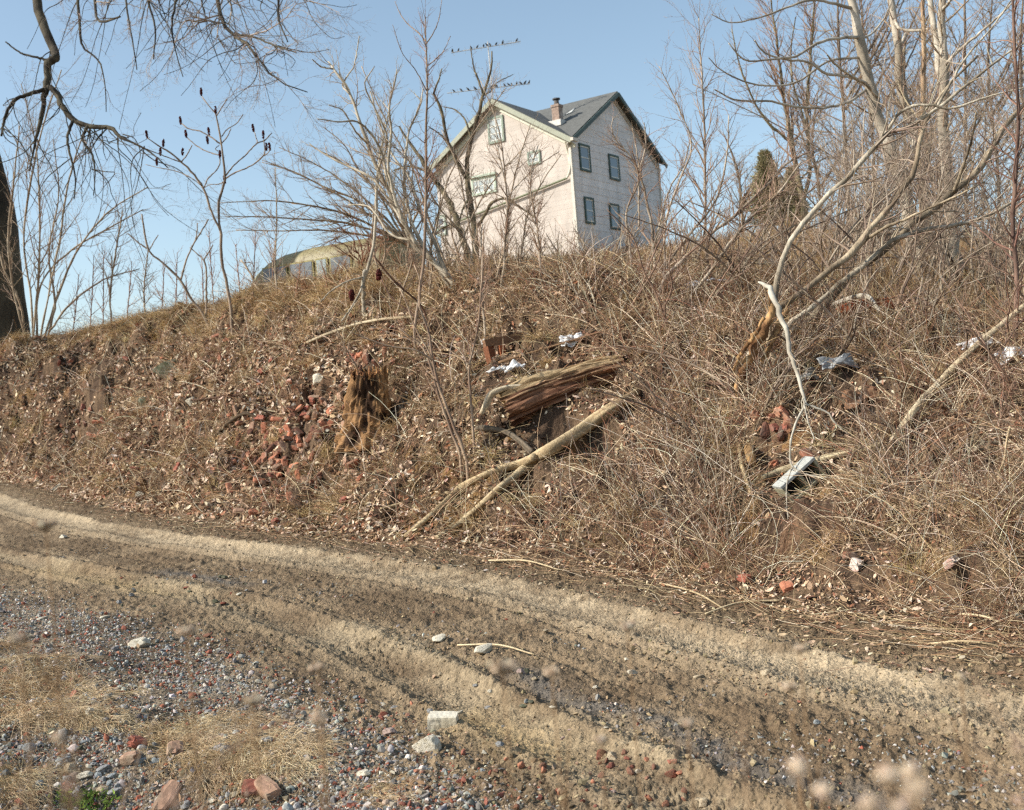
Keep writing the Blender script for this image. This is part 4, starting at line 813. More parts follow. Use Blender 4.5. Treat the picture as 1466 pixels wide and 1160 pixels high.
root, _, _ = tree('big_tree', 'big dark rough barked tree at the left edge with limbs hanging from above', 'tree', 37.5,
    [(0, 0, [(-4, 518, 52), (-6, 480, 45), (-9, 430, 42), (-14, 360, 42), (-26, 280, 38), (-46, 180, 34), (-70, 60, 30), (-80, -80, 26), (-60, -200, 22)]),
     (0, -3, [(-70, -20, 22), (-40, -100, 15), (5, -110, 10), (40, -60, 7), (52, -5, 6.5), (62, 35, 6.5), (80, 80, 6), (80, 84, 5.5)]),
     (-3, -3.5, [(81, 82, 5.5), (70, 88, 6), (67, 105, 5), (66, 122, 5), (62, 150, 3.5), (55, 185, 2.5), (48, 215, 1.5), (42, 245, 1)]),
     (-3.2, -5, [(66, 124, 4), (78, 130, 4.5), (90, 152, 4), (105, 172, 4), (130, 181, 3.5), (160, 184, 3), (172, 196, 2.2), (190, 205, 1.6), (215, 218, 1.2), (240, 240, .8)]),
     (-3.4, -4, [(64, 128, 3), (45, 134, 3), (22, 143, 2.5), (8, 165, 2), (2, 195, 1.4)]), (-3, -3, [(68, 86, 2), (50, 82, 1.6), (30, 76, 1.3), (8, 60, 1)]),
     (-4, -5, [(104, 173, 2.4), (97, 195, 2), (101, 225, 1.6), (108, 255, 1.1), (106, 285, .8)]), (-4, -5, [(126, 181, 2.4), (118, 198, 2), (132, 222, 1.5), (136, 250, 1), (134, 280, .7)]),
     (0, -6, [(-60, -180, 14), (20, -220, 10), (110, -180, 6), (135, -80, 3), (136, 0, 2), (139, 27, 1.8), (152, 31, 1.8), (172, 24, 1.3)]),
     (0, -7, [(-60, -180, 16), (100, -260, 12), (230, -200, 7), (295, -80, 4), (312, 0, 3), (318, 30, 2.8), (334, 50, 2.4), (350, 60, 2), (372, 86, 1.4), (395, 114, 1), (440, 132, .7)]),
     (-6, -8, [(334, 50, 1.8), (360, 52, 1.5), (395, 66, 1.1), (425, 76, .7)]), (-6, -8, [(290, -90, 3), (262, -40, 2.2), (252, 0, 1.7), (246, 40, 1.3), (252, 75, .9), (262, 110, .6)]),
     (-6, -8, [(240, -190, 4), (215, -80, 2.4), (212, 0, 1.8), (222, 40, 1.3), (220, 85, .8)]), (-4, -6, [(135, -90, 3), (112, -20, 2.2), (114, 30, 2), (118, 66, 1.6), (142, 88, 1.2), (150, 120, .8), (152, 160, .6)]),
     (-6, -9, [(300, -70, 3), (350, -60, 2.4), (395, -20, 1.8), (400, 30, 1.3), (412, 60, .9)]), (-6, -8, [(180, -200, 3), (175, -60, 2), (180, 0, 1.4), (190, 60, 1), (196, 100, .7)])] + HG,
    [(420, (.2, 1), (20, 75), (.10, .34), -.08, .5, 10), (2300, (.1, 1), (25, 70), (.25, .7), (0, 0, .02), .6, 7), (3600, (.3, 1), (20, 65), (.25, .6), .14, .8, 5)], bark=DB, twigs=DT, rmin=.0036, sides=12, rough_=.03, skip=4, spread=1.5)

# ---- left shrub with many thin stems beside the big tree
PG = ((176, 160, 136), (138, 120, 98)); PT = ((166, 146, 124), (140, 118, 98))
tree('bare_shrub', 'tall bare many stemmed shrub just right of the big dark tree', 'shrub', 36.,
    [(0, 0, [(48, 492, 1.7), (44, 420, 1.4), (34, 350, 1.2), (42, 270, 1.5), (62, 180, 1.1), (88, 100, .7)]), (0, -1, [(56, 492, 1.5), (70, 420, 1.2), (86, 340, 1.5), (98, 260, 1.2), (120, 190, .8)]), (0, 1, [(62, 490, 1.5), (84, 420, 1.7), (116, 350, 1.4), (160, 300, 1.1), (212, 268, .8)]),
     (0, 1, [(52, 492, 1.5), (62, 400, 1.2), (100, 360, 1.3), (150, 330, 1), (205, 300, .7)]), (0, -1, [(40, 495, 1.7), (20, 420, 1.4), (12, 340, 1.6), (20, 260, 1.2), (28, 180, .8)]), (0, -1, [(46, 495, 1.4), (56, 380, 1.6), (56, 280, 1.2), (50, 200, .9), (30, 120, .6)]),
     (0, 2, [(60, 494, 1.4), (96, 440, 1.5), (150, 400, 1.1), (200, 385, .7)]), (0, 0, [(66, 492, 1.4), (78, 440, 1.6), (70, 360, 1.2), (84, 280, .9), (76, 200, .6)]), (0, 0, [(36, 498, 1.4), (30, 440, 1.6), (4, 380, 1.2), (-10, 300, .9)])],
    [(170, (.2, 1), (18, 45), (.14, .34), .06, .5, 6), (750, (.3, 1), (18, 50), (.25, .55), .04, .7, 5), (800, (.4, 1), (18, 50), (.3, .6), .04, .8, 4)], bark=PG, mt='smoothbark', twigs=PT, rmin=.003)
# thin stems left of the sumac
for i, (px, pts, lb) in enumerate([(160, [(160, 470, 1.6), (158, 420, 1.4), (166, 360, 1.2), (176, 300, .8)], 'thin crooked sapling between the left shrub and the sumac'), (205, [(208, 462, 1.3), (206, 420, 1.1), (212, 360, .8)], 'slim twiggy sapling left of the small sumac'),
     (275, [(372, 430, 1.5), (360, 395, 1.3), (345, 372, 1.0)], 'small bent sapling right of the tall sumac'), (410, [(398, 440, 1.5), (394, 380, 1.2), (396, 320, .9), (394, 240, .6)], 'slim upright sapling in front of the old yellow bus')]):
    tree('sapling', lb, 'sapling', (36, 35, 28.5, 27)[i], [(0, .5, pts)], [(26, (.2, 1), (20, 50), (.2, .5), .05, .5, 6), (90, (.2, 1), (20, 50), (.3, .6), .03, .7, 5)], bark=PG, mt='smoothbark', twigs=PT, rmin=.003, group='thin saplings on the crest')
# low twiggy fringe along the left crest
for i, px in enumerate([105, 130, 148, 182, 232, 252, 268, 292, 306, 345, 362, 388]):
    b = hit(px, 470 if px < 300 else 440) if False else None
    Yc = np.interp(px, [0, 200, 300, 400], [36.5, 35.5, 33.5, 28.5]); wob = rng.uniform(-8, 8); top = rng.uniform(40, 110); c = W(px, 470, Yc); gz = H(c[0], c[1]); 
    py0 = CY - (gz - CAMH) / Yc * F + (px - CX) * -.08
    tree('weed_stem', 'thin twiggy bare weed sticking up from the left crest', 'weed', Yc, [(0, .3, [(px, py0, .9), (px + wob * .5, py0 - top * .5, .8), (px + wob, py0 - top, .5)])], [(16, (.2, 1), (20, 50), (.2, .5), .05, .6, 5), (50, (.2, 1), (25, 60), (.3, .6), 0, .8, 4)], bark=((170, 140, 120), (140, 110, 96)), twigs=((176, 146, 130), (150, 120, 106)), rmin=.003, group='weeds on the left crest', sides=5)

# ---- sumacs
SB = ((150, 132, 112), (112, 96, 80))
def cone(mb, P, h, r, tilt):
    n = 70; t = rng.uniform(0, 1, n); a = rng.uniform(0, 2 * PI, n); rr_ = r * np.sin(np.clip(.25 + t * 2.5, 0, PI)) ** .7 * rng.uniform(.7, 1.05, n)
    pos = P + np.stack([np.cos(a) * rr_, np.sin(a) * rr_, t * h], 1) + t[:, None] * np.array([tilt, 0, 0]); scatter(mb, I1V, I1F, pos, rotm(n), np.full(n, r * .6), palette([(78, 32, 30), (56, 24, 22), (92, 42, 36)], n, .1), jit=.1)
def cones(root, lst, Y, hp=11, rp=2.8, label=None):
    for px, py in lst:
        mb = MB(); P = W(px, py + hp * .5, Y + rng.uniform(-.4, .4)); s_ = Y / F; cone(mb, P, hp * s_, rp * s_, rng.uniform(-.02, .02)); mb.build('seed_head', M['litter'], parent=root)
sum1, _, _ = tree('sumac', 'tall sumac with dark red seed cones on the left crest', 'sumac', 27.5,
    [(0, 0, z5([(440, 1060, 2.4), (420, 960, 2.2), (403, 880, 2.1), (395, 720, 2), (388, 560, 1.8), (415, 480, 1.6), (408, 380, 1.5), (398, 290, 1.4), (385, 200, 1.2), (376, 155, 1.1), (335, 105, .9), (304, 62, .8)])),
     (0, -.6, z5([(395, 722, 1.7), (350, 625, 1.6), (312, 512, 1.6), (262, 440, 1.5), (205, 385, 1.4), (160, 345, 1.2), (120, 318, 1.1), (70, 288, .9), (38, 266, .8)])), (0, .4, z5([(400, 298, 1.1), (350, 262, 1), (296, 232, 1), (240, 220, .9), (204, 194, .8)])),
     (0, .5, z5([(396, 350, .9), (340, 335, .9), (282, 306, .8), (230, 262, .7)])), (0, -.4, z5([(376, 155, .9), (400, 118, .8), (426, 76, .8)])), (0, .3, z5([(400, 258, .9), (425, 225, .8), (470, 196, .8), (505, 150, .7)])), (0, .3, z5([(402, 290, .8), (430, 255, .7), (446, 220, .6)])),
     (0, .6, z5([(420, 448, 1.2), (455, 405, 1.1), (515, 350, 1), (576, 290, 1), (610, 275, .9), (646, 240, .7)])), (0, .6, z5([(576, 290, .8), (566, 255, .7), (556, 222, .6)])), (0, -.5, z5([(420, 462, 1.1), (470, 432, 1), (530, 408, 1), (585, 370, 1), (608, 345, .9), (606, 270, .7)])),
     (0, -.5, z5([(606, 352, .8), (626, 338, .7), (638, 318, .6)])), (0, .3, z5([(314, 508, .9), (332, 465, .9), (372, 425, .8), (388, 400, .8), (392, 345, .7)])), (-.3, -.5, z5([(203, 384, .9), (232, 345, .8), (256, 300, .6)])), (-.2, .2, z5([(302, 497, .8), (250, 460, .7), (170, 425, .7), (90, 410, .6), (30, 395, .5)])),
     (-.4, -1, z5([(205, 386, .8), (100, 345, .7), (0, 305, .6), (-30, 290, .5)])), (0, .2, z5([(410, 480, .8), (380, 492, .7), (345, 492, .6), (314, 508, .6)])), (0, 0, z5([(382, 330, .7), (370, 320, .6), (388, 300, .5)]))],
    [(26, (.5, 1), (20, 50), (.03, .08), .1, .6, 4)], bark=SB, mt='smoothbark', twigs=SB, rmin=.006, sides=6)
cones(sum1, [(200 + x / 3.41, 120 + y / 3.41) for x, y in [(301, 40), (201, 180), (37, 247), (228, 245), (340, 232), (115, 290), (101, 332), (209, 332), (556, 217), (603, 248), (619, 307), (637, 307), (84, 380), (417, 468), (372, 128), (392, 345), (333, 275)]], 27.5, hp=11, rp=1.5)
sum2, _, _ = tree('sumac', 'smaller sumac without cones left of the tall one', 'sumac', 30.,
    [(0, 0, z5([(335, 1175, 2.2), (300, 1110, 2), (250, 1050, 1.9), (200, 962, 1.8), (130, 890, 1.6), (45, 812, 1.5), (22, 720, 1.2), (10, 636, 1)])), (0, .4, z5([(200, 960, 1.4), (225, 870, 1.2), (270, 770, 1.1), (305, 715, 1), (335, 662, .9)])), (0, .3, z5([(272, 768, .9), (280, 720, .8), (282, 680, .7)])),
     (0, .3, z5([(326, 1165, 1.6), (325, 1000, 1.4), (312, 862, 1.2), (280, 830, 1), (245, 800, .9)])), (0, -.3, z5([(312, 862, 1), (335, 825, .9), (357, 788, .8)])), (0, 0, z5([(48, 812, 1.2), (0, 780, 1.1), (-60, 730, .8)])), (0, 0, z5([(50, 808, .8), (70, 770, .7), (92, 738, .6)]))],
    [(14, (.5, 1), (20, 50), (.03, .1), .1, .6, 4)], bark=SB, mt='smoothbark', twigs=SB, rmin=.006, sides=6)
sum3, P3, R3 = tree('sumac', 'leafless sapling with two red cones in front of the yellow bus', 'sumac', 20.5,
    [(0, -1, [(646, 520, 2), (622, 482, 1.7), (600, 434, 1.6), (575, 412, 1.5), (552, 388, 1.3), (535, 366, 1.2)]), (0, .3, [(600, 434, 1.4), (604, 400, 1.3), (608, 340, 1.2), (610, 260, 1), (608, 200, .8)]), (0, .4, [(622, 480, 1.2), (590, 450, 1.1), (560, 425, 1), (545, 400, .8)])], [(14, (.4, 1), (20, 50), (.06, .16), .1, .6, 5)], bark=((120, 92, 76), (92, 70, 60)), twigs=((130, 100, 84),), rmin=.005, sides=7)
cones(sum3, [(542, 394), (504, 423)], 20., hp=14, rp=3.2)

# ---- grey multi stem cluster at the crest, centre left
CG = ((186, 176, 156), (140, 130, 112)); CT = ((176, 162, 142), (150, 132, 112))
tree('leaning_tree', 'grey many stemmed tree leaning left at the crest left of the house', 'tree', 21.5,
    [(0, .5, z3([(835, 1170, 4.4), (800, 1060, 4.2), (745, 980, 4), (690, 930, 3.8), (640, 880, 3.6), (575, 745, 3.2), (510, 620, 2.8), (470, 520, 2.5), (440, 430, 2.3), (405, 340, 2), (370, 275, 1.8), (345, 250, 1.5), (328, 222, 1)])),
     (0, -.6, z3([(650, 890, 3.2), (600, 800, 2.8), (565, 700, 2.4), (545, 600, 2.1), (555, 480, 1.8), (548, 380, 1.5), (570, 290, 1.1), (576, 250, .8)])), (0, .8, z3([(700, 940, 3), (640, 830, 2.6), (605, 700, 2.2), (607, 560, 1.8), (620, 470, 1.5), (660, 380, 1.1), (670, 320, .8)])),
     (0, 1, z3([(620, 850, 2.6), (555, 735, 2.3), (480, 640, 2), (400, 600, 1.6), (320, 560, 1.2), (260, 520, .8)])), (0, -1, z3([(560, 700, 2), (480, 480, 1.7), (430, 440, 1.4), (360, 440, 1.1), (290, 430, .8)])), (.3, .8, z3([(405, 340, 1.5), (380, 310, 1.3), (420, 240, 1.1), (432, 180, .9), (440, 130, .6)])),
     (.3, -.3, z3([(345, 250, 1.2), (300, 240, 1), (270, 215, .7)])), (.2, -.6, z3([(508, 615, 1.7), (540, 500, 1.5), (500, 400, 1.2), (460, 300, .9), (495, 240, .6)])), (.2, -1, z3([(470, 520, 1.5), (430, 480, 1.2), (380, 400, 1), (330, 380, .7)])), (0, 1.5, z3([(760, 1000, 3), (700, 850, 2.6), (660, 760, 2.2), (620, 640, 1.8), (560, 560, 1.5), (500, 400, 1.1), (480, 330, .8)])),
     (.2, 1.2, z3([(640, 870, 2), (560, 850, 1.6), (470, 745, 1.2), (400, 740, .9)])), (0, .5, z3([(850, 1130, 2.4), (760, 1030, 2), (680, 900, 1.6), (640, 870, 1.3)]))],
    [(230, (.2, 1), (20, 60), (.10, .26), .07, .5, 6), (1000, (.25, 1), (20, 55), (.25, .6), .04, .65, 5), (700, (.3, 1), (20, 55), (.3, .6), .04, .8, 4)], bark=CG, mt='smoothbark', twigs=CT, rmin=.003, sides=8)
tree('sapling', 'tall straight sapling rising above all others left of the house', 'sapling', 20.,
    [(0, 0, z3([(640, 1180, 2.4), (655, 1080, 2.3), (676, 900, 2.2), (680, 700, 2), (680, 500, 1.7), (685, 300, 1.4), (680, 150, 1), (678, 60, .6)])), (0, .3, z3([(680, 152, .9), (650, 115, .8), (620, 92, .7), (590, 55, .6), (568, 5, .4)])), (0, -.3, z3([(682, 158, .9), (708, 118, .7), (724, 80, .6), (738, 0, .4)])), (0, .3, z3([(684, 240, .8), (740, 190, .6), (770, 130, .4)])), (0, -.4, z3([(684, 330, .9), (640, 250, .7), (600, 200, .5), (560, 90, .4)]))],
    [(80, (.4, 1), (25, 55), (.06, .18), .10, .5, 6), (260, (.2, 1), (20, 50), (.25, .6), .06, .7, 5)], bark=((160, 140, 120), (120, 102, 86)), twigs=((158, 128, 110), (136, 108, 92)), rmin=.003, sides=7)
tree('broken_sapling', 'pale broken off sapling stub with one crooked stem at the crest', 'sapling', 22.5,
    [(0, 0, z3([(456, 1112, 3.2), (454, 1040, 3), (456, 995, 3.4), (462, 975, 2.6)])), (0, .3, z3([(458, 1010, 2.4), (475, 960, 2.6), (492, 880, 2.4), (500, 760, 2.2), (505, 640, 1.9), (512, 580, 1.6), (530, 480, 1.2), (550, 380, .9), (555, 300, .6)])), (0, -.6, z3([(455, 1020, 1.6), (440, 1060, 1.6), (405, 1120, 1.5), (375, 1160, 1.2)])), (0, -.5, z3([(456, 1000, 1.4), (400, 1015, 1.3), (340, 1050, 1.2), (300, 1090, .9)]))],
    [(30, (.4, 1), (20, 50), (.1, .25), .08, .5, 6), (90, (.3, 1), (20, 50), (.3, .6), .05, .7, 5)], bark=((180, 170, 150), (140, 130, 112)), mt='smoothbark', twigs=CT, rmin=.003)
# the two slim saplings standing in front of the bank
for i, (Y_, pts, ex, lb) in enumerate([(15.6, z6([(545, 672, 2.6), (500, 560, 2.4), (450, 430, 2.2), (408, 280, 2.1), (395, 170, 1.8), (350, 40, 1.5), (355, -60, 1.1), (330, -120, .8)]), [(0, -.2, z6([(408, 282, 1.6), (340, 240, 1.3), (240, 225, 1.1), (130, 190, .9), (60, 160, .6)])), (0, .3, z6([(405, 270, 1.3), (330, 130, 1.1), (290, 20, .9), (270, -20, .7)]))], 'brown forked sapling left of the hollow log'),
     (15.8, z6([(522, 675, 2.2), (480, 560, 2), (435, 430, 1.8), (395, 290, 1.6), (375, 240, 1.2), (270, 150, .9)]), [], 'short sapling crossing close behind the forked one'), (16., z6([(582, 625, 2), (570, 450, 1.9), (563, 300, 1.8), (590, 200, 1.6), (612, 0, 1.4), (620, -150, 1.1), (622, -260, .8)]), [(0, .2, z6([(563, 300, 1), (480, 240, .8), (420, 200, .6)]))], 'slender upright sapling just left of the hollow log')]):
    tree('sapling', lb, 'sapling', Y_, [(0, .3, pts)] + ex, [(18, (.4, 1), (20, 50), (.08, .25), .08, .5, 6), (50, (.3, 1), (20, 50), (.3, .6), .05, .7, 5)], bark=((166, 144, 120), (124, 102, 84)), mt='smoothbark', twigs=((150, 124, 104), (130, 104, 88)), rmin=.0028, sides=7)
# ---- two trunked tree in front of the house
DK = ((122, 112, 88), (78, 70, 56)); DKT = ((150, 126, 104), (120, 98, 82))
tree('forked_tree', 'dark two trunked tree standing right in front of the house gable', 'tree', 31.,
    [(0, 0, z1([(368, 1050, 5), (362, 950, 4.8), (350, 800, 4.4), (338, 700, 4.1), (322, 620, 4), (320, 520, 3.4), (335, 430, 3), (362, 330, 2.8), (392, 240, 2.5), (402, 170, 2.2), (430, 90, 1.8), (445, 40, 1.4), (450, -60, .9)])),
     (0, .6, z1([(330, 1040, 5), (312, 960, 4.8), (288, 880, 4.6), (255, 780, 4.2), (210, 690, 3.9), (160, 620, 3.4), (110, 540, 3), (60, 470, 2.6), (15, 405, 2), (-30, 330, 1.4)])), (0, -.5, z1([(318, 600, 3), (285, 545, 2.9), (255, 480, 2.7), (225, 410, 2.5), (200, 310, 2.2), (182, 230, 2), (150, 150, 1.6), (170, 100, 1.2), (190, 30, .8)])),
     (0, -.8, z1([(366, 855, 2.8), (395, 820, 2.6), (425, 770, 2.4), (440, 735, 2.3), (480, 712, 2), (530, 705, 1.8), (580, 740, 1.6), (640, 780, 1.3), (700, 830, 1)])), (0, .5, z1([(402, 160, 1.7), (385, 100, 1.5), (360, 40, 1.2), (348, -20, .9), (340, -80, .6)])), (0, .5, z1([(345, 400, 1.6), (300, 280, 1.2), (250, 240, .9), (200, 230, .6)])),
     (0, -.4, z1([(340, 690, 1.8), (300, 760, 1.4), (282, 830, 1.2), (290, 870, 1)])), (.2, 1, z1([(160, 620, 2.2), (100, 560, 1.8), (0, 540, 1.4), (-60, 560, 1)])), (.2, 1, z1([(402, 170, 1.2), (440, 150, 1), (470, 110, .8), (560, 60, .5)])), (0, -.4, z1([(240, 450, 1.4), (190, 380, 1.1), (120, 330, .8)])), (0, .3, z1([(290, 890, 1.6), (240, 840, 1.4), (190, 860, 1.1), (150, 900, .8)]))],
    [(130, (.3, 1), (25, 60), (.08, .22), .07, .5, 6), (480, (.25, 1), (20, 60), (.3, .6), .04, .65, 5), (420, (.3, 1), (20, 60), (.3, .7), .04, .8, 4)], bark=DK, twigs=DKT, rmin=.0038, sides=9)
# ---- wide fan shaped shrubs behind the crest left of the house
def fan(name, label, cat, Y, bx, by, angs, lens, r, sh, bark, twigs, group=None, rmin=.004, depth=1.5, curve=.25):
    mains = []
    for a, L_ in zip(angs, lens):
        ca, sa = math.sin(math.radians(a)), math.cos(math.radians(a)); d = rng.uniform(-depth, depth); c = curve * math.copysign(1, a) * rng.uniform(.4, 1.2); j = rng.normal(size=6) * 5
        mains.append((rng.uniform(-.3, .3), d, [(bx + L_ * t * (ca + c * t * .5) + j[k] * t, by - L_ * t * (sa - abs(c) * t * .45) + j[5 - k] * t * .6, r * (1 - .8 * t) + .15) for k, t in enumerate((0, .2, .4, .6, .8, 1.))]))
    return tree(name, label, cat, Y, mains, sh, group=group, bark=bark, twigs=twigs, rmin=rmin, sides=6)
TB = ((156, 138, 112), (116, 98, 78)); TT = ((176, 154, 126), (144, 122, 100))
fan('bare_shrub', 'wide fan shaped tan shrub spreading over the yellow bus', 'shrub', 30., 585, 352, [-72, -63, -56, -49, -42, -36, -28, -20, -12, -4, 6], [205, 225, 235, 240, 235, 230, 220, 205, 190, 170, 150], 2.0,
    [(240, (.2, 1), (15, 55), (.12, .34), .05, .5, 6), (1300, (.2, 1), (15, 50), (.3, .6), .03, .65, 5), (1900, (.3, 1), (20, 55), (.3, .6), .03, .8, 4)], TB, TT, curve=.5, rmin=.0034)
fan('bare_shrub', 'low reddish shrub directly right of the yellow bus', 'shrub', 28., 520, 382, [-50, -35, -20, -8, 6, 18, 32], [55, 65, 75, 80, 75, 70, 60], 1.1, [(110, (.1, 1), (15, 45), (.2, .5), .04, .6, 5), (500, (.2, 1), (15, 50), (.3, .6), .03, .8, 4)], ((140, 96, 76), (116, 80, 64)), ((156, 110, 88), (134, 92, 74)), rmin=.003)

# ---- pale barked trees on the right
WB = ((186, 177, 160), (142, 132, 115)); WT = ((168, 148, 124), (140, 116, 96))
def arcs(px, py, n, y, side=-1):
    return []
tree('pale_tree', 'tall pale barked tree, leftmost of the group on the right', 'tree', 24.,
    [(0, 0, z4([(905, 880, 9), (880, 790, 9), (850, 640, 8.8), (812, 520, 8.6), (775, 430, 8.4), (745, 330, 8), (722, 230, 7.6), (702, 130, 7), (682, 30, 6), (670, -60, 5.4), (650, -160, 4.5)])),
     (0, -1.5, z4([(735, 290, 2.4), (660, 265, 2.2), (590, 255, 2), (520, 215, 1.7), (440, 205, 1.5), (370, 180, 1.3), (340, 140, 1)])), (0, -2, z4([(715, 130, 2.6), (640, 130, 2.2), (560, 150, 2), (480, 195, 1.7), (400, 205, 1.5), (300, 205, 1.2), (250, 150, .9)])), (0, -2, z4([(725, 310, 2), (680, 345, 2), (600, 370, 1.9), (500, 372, 1.7), (380, 350, 1.5), (270, 345, 1.2), (200, 310, .9)])),
     (0, -1, z4([(680, 30, 2.6), (620, 15, 2.2), (540, 0, 1.8), (440, 30, 1.5), (360, 60, 1.2), (240, 75, .9), (190, 50, .6)])), (0, -2.4, z4([(770, 345, 2.2), (720, 290, 2), (660, 255, 1.8), (610, 215, 1.6), (590, 190, 1)])), (0, 1, z4([(700, 140, 2), (740, 120, 1.6), (790, 60, 1.2), (820, -20, .8)])), (0, -2, z4([(700, 200, 1.8), (600, 210, 1.6), (470, 290, 1.4), (330, 290, 1.2), (220, 240, .9), (180, 200, .6)]))],
    [(120, (.25, 1), (20, 55), (.06, .22), .10, .5, 6), (420, (.25, 1), (20, 55), (.3, .6), .08, .65, 5), (500, (.3, 1), (20, 55), (.3, .6), .05, .8, 4)], bark=WB, mt='smoothbark', twigs=WT, rmin=.003, sides=12, rough_=.03)
tree('pale_tree', 'pale barked tree second from left with a broken bend', 'tree', 26.,
    [(0, 0, z4([(945, 900, 7), (930, 720, 7), (910, 560, 6.6), (885, 430, 6.4), (850, 330, 6.2), (838, 240, 6), (833, 140, 5.6), (818, 50, 5), (805, -30, 4.4), (790, -120, 3.6)])), (0, 1, z4([(838, 180, 2.2), (870, 110, 1.9), (930, 100, 1.6), (975, 100, 1.2)])), (0, -1, z4([(820, 60, 2.2), (845, 100, 2), (910, 105, 1.8), (960, 95, 1.4)]))],
    [(70, (.25, 1), (20, 55), (.08, .25), .10, .5, 6), (300, (.25, 1), (20, 55), (.3, .6), .08, .65, 5), (300, (.3, 1), (20, 55), (.3, .6), .05, .8, 4)], bark=WB, mt='smoothbark', twigs=WT, rmin=.003, sides=10, rough_=.03)
tree('pale_tree', 'slim straight tan tree in the middle of the pale group', 'tree', 25.,
    [(0, 0, z4([(925, 890, 4), (915, 700, 4), (912, 560, 3.8), (922, 350, 3.6), (926, 200, 3.4), (922, 60, 3), (920, -60, 2.6)])), (0, .5, z4([(925, 155, 1.8), (975, 100, 1.6), (1030, 50, 1.3), (1080, 0, 1)]))], [(60, (.3, 1), (20, 50), (.08, .25), .1, .5, 6), (240, (.2, 1), (20, 50), (.3, .6), .05, .7, 5)], bark=((186, 160, 128), (150, 124, 96)), mt='smoothbark', twigs=WT, rmin=.003, sides=9, rough_=.03)
tree('pale_tree', 'thickest pale barked tree standing right of the group', 'tree', 22.5,
    [(0, 0, z4([(1030, 900, 10.5), (1018, 780, 9.6), (1010, 640, 8.6), (1000, 520, 8), (990, 430, 7.6), (992, 330, 7), (990, 200, 6), (985, 100, 5.6), (985, 20, 5), (1000, -60, 4.4)])), (0, .6, z4([(988, 290, 4.6), (975, 230, 4.6), (968, 160, 4.6), (960, 80, 4.4), (945, 0, 4), (935, -60, 3.6)])), (0, -1, z4([(985, 40, 2.6), (1010, 10, 2), (1040, -30, 1.5)])), (0, -1.2, z4([(988, 240, 2.6), (1040, 180, 2.2), (1110, 120, 1.8), (1180, 60, 1.4), (1240, 0, 1)]))],
    [(100, (.25, 1), (20, 55), (.08, .25), .10, .5, 6), (380, (.25, 1), (20, 55), (.3, .6), .08, .65, 5), (400, (.3, 1), (20, 55), (.3, .6), .05, .8, 4)], bark=WB, mt='smoothbark', twigs=WT, rmin=.003, sides=12, rough_=.03)
# ---- darker tree farther back, with the little evergreen beside it
tree('bare_tree', 'grey green forked tree far behind the crest left of the pale group', 'tree', 40.,
    [(0, 0, z4([(512, 800, 4.2), (508, 720, 4), (495, 640, 4), (482, 560, 3.6), (465, 480, 3.4), (452, 410, 3), (440, 330, 2.4), (425, 220, 2), (415, 130, 1.6), (400, 40, 1.2), (395, -60, .8)])), (0, .8, z4([(508, 700, 3), (530, 600, 2.8), (522, 480, 2.6), (520, 360, 2.3), (530, 230, 2), (540, 100, 1.6), (545, 0, 1.2), (550, -80, .8)])),
     (0, -.8, z4([(462, 490, 2.2), (400, 440, 2), (350, 375, 1.7), (310, 290, 1.4), (280, 200, 1), (260, 100, .7)])), (0, .6, z4([(524, 470, 1.8), (500, 380, 1.5), (470, 280, 1.3), (465, 180, 1), (480, 60, .7)])), (0, .4, z4([(500, 620, 1.6), (560, 560, 1.2), (600, 540, .8)]))],
    [(150, (.25, 1), (20, 50), (.12, .32), .10, .5, 6), (600, (.25, 1), (20, 50), (.3, .6), .06, .65, 5), (800, (.3, 1), (20, 50), (.3, .6), .05, .8, 4)], bark=((140, 128, 98), (100, 90, 72)), twigs=((160, 132, 108), (136, 110, 92)), rmin=.005, sides=8)
# ============================================================ LEANING DEAD TREES AND THE THICKET ON THE RIGHT
GL = ((184, 174, 154), (120, 110, 94)); GT = ((166, 150, 130), (130, 112, 96))
P0_ = hit(1062, 545)
tree('leaning_dead_tree', 'long grey dead tree arching up right from the torn brown root', 'dead tree', P0_[1],
    [(0, -.2, [(1056, 552, 4), (1070, 520, 5), (1086, 488, 6), (1100, 455, 5.8), (1110, 425, 5), (1112, 405, 4.4), (1116, 385, 4), (1122, 362, 4), (1138, 336, 3.9), (1156, 314, 3.8), (1176, 290, 3.7), (1200, 266, 3.6), (1226, 240, 3.6), (1250, 212, 3.5), (1268, 192, 3.4), (1295, 184, 3.1), (1315, 175, 3.2), (1340, 156, 2.8), (1372, 132, 2.4), (1405, 106, 2), (1440, 78, 1.6), (1470, 60, 1.2)]),
     (-.1, -.5, [(1268, 192, 2.4), (1290, 160, 2.2), (1320, 150, 2), (1360, 155, 1.7), (1410, 140, 1.4), (1470, 125, 1)]), (-.1, .4, [(1340, 156, 2), (1360, 120, 1.8), (1385, 80, 1.5), (1420, 40, 1.2), (1455, -10, .9)])],
    [(50, (.35, 1), (25, 65), (.05, .2), .02, .5, 7), (160, (.3, 1), (20, 55), (.3, .6), .0, .7, 5)], bark=GL, twigs=GT, rmin=.003, sides=10, seed=3)
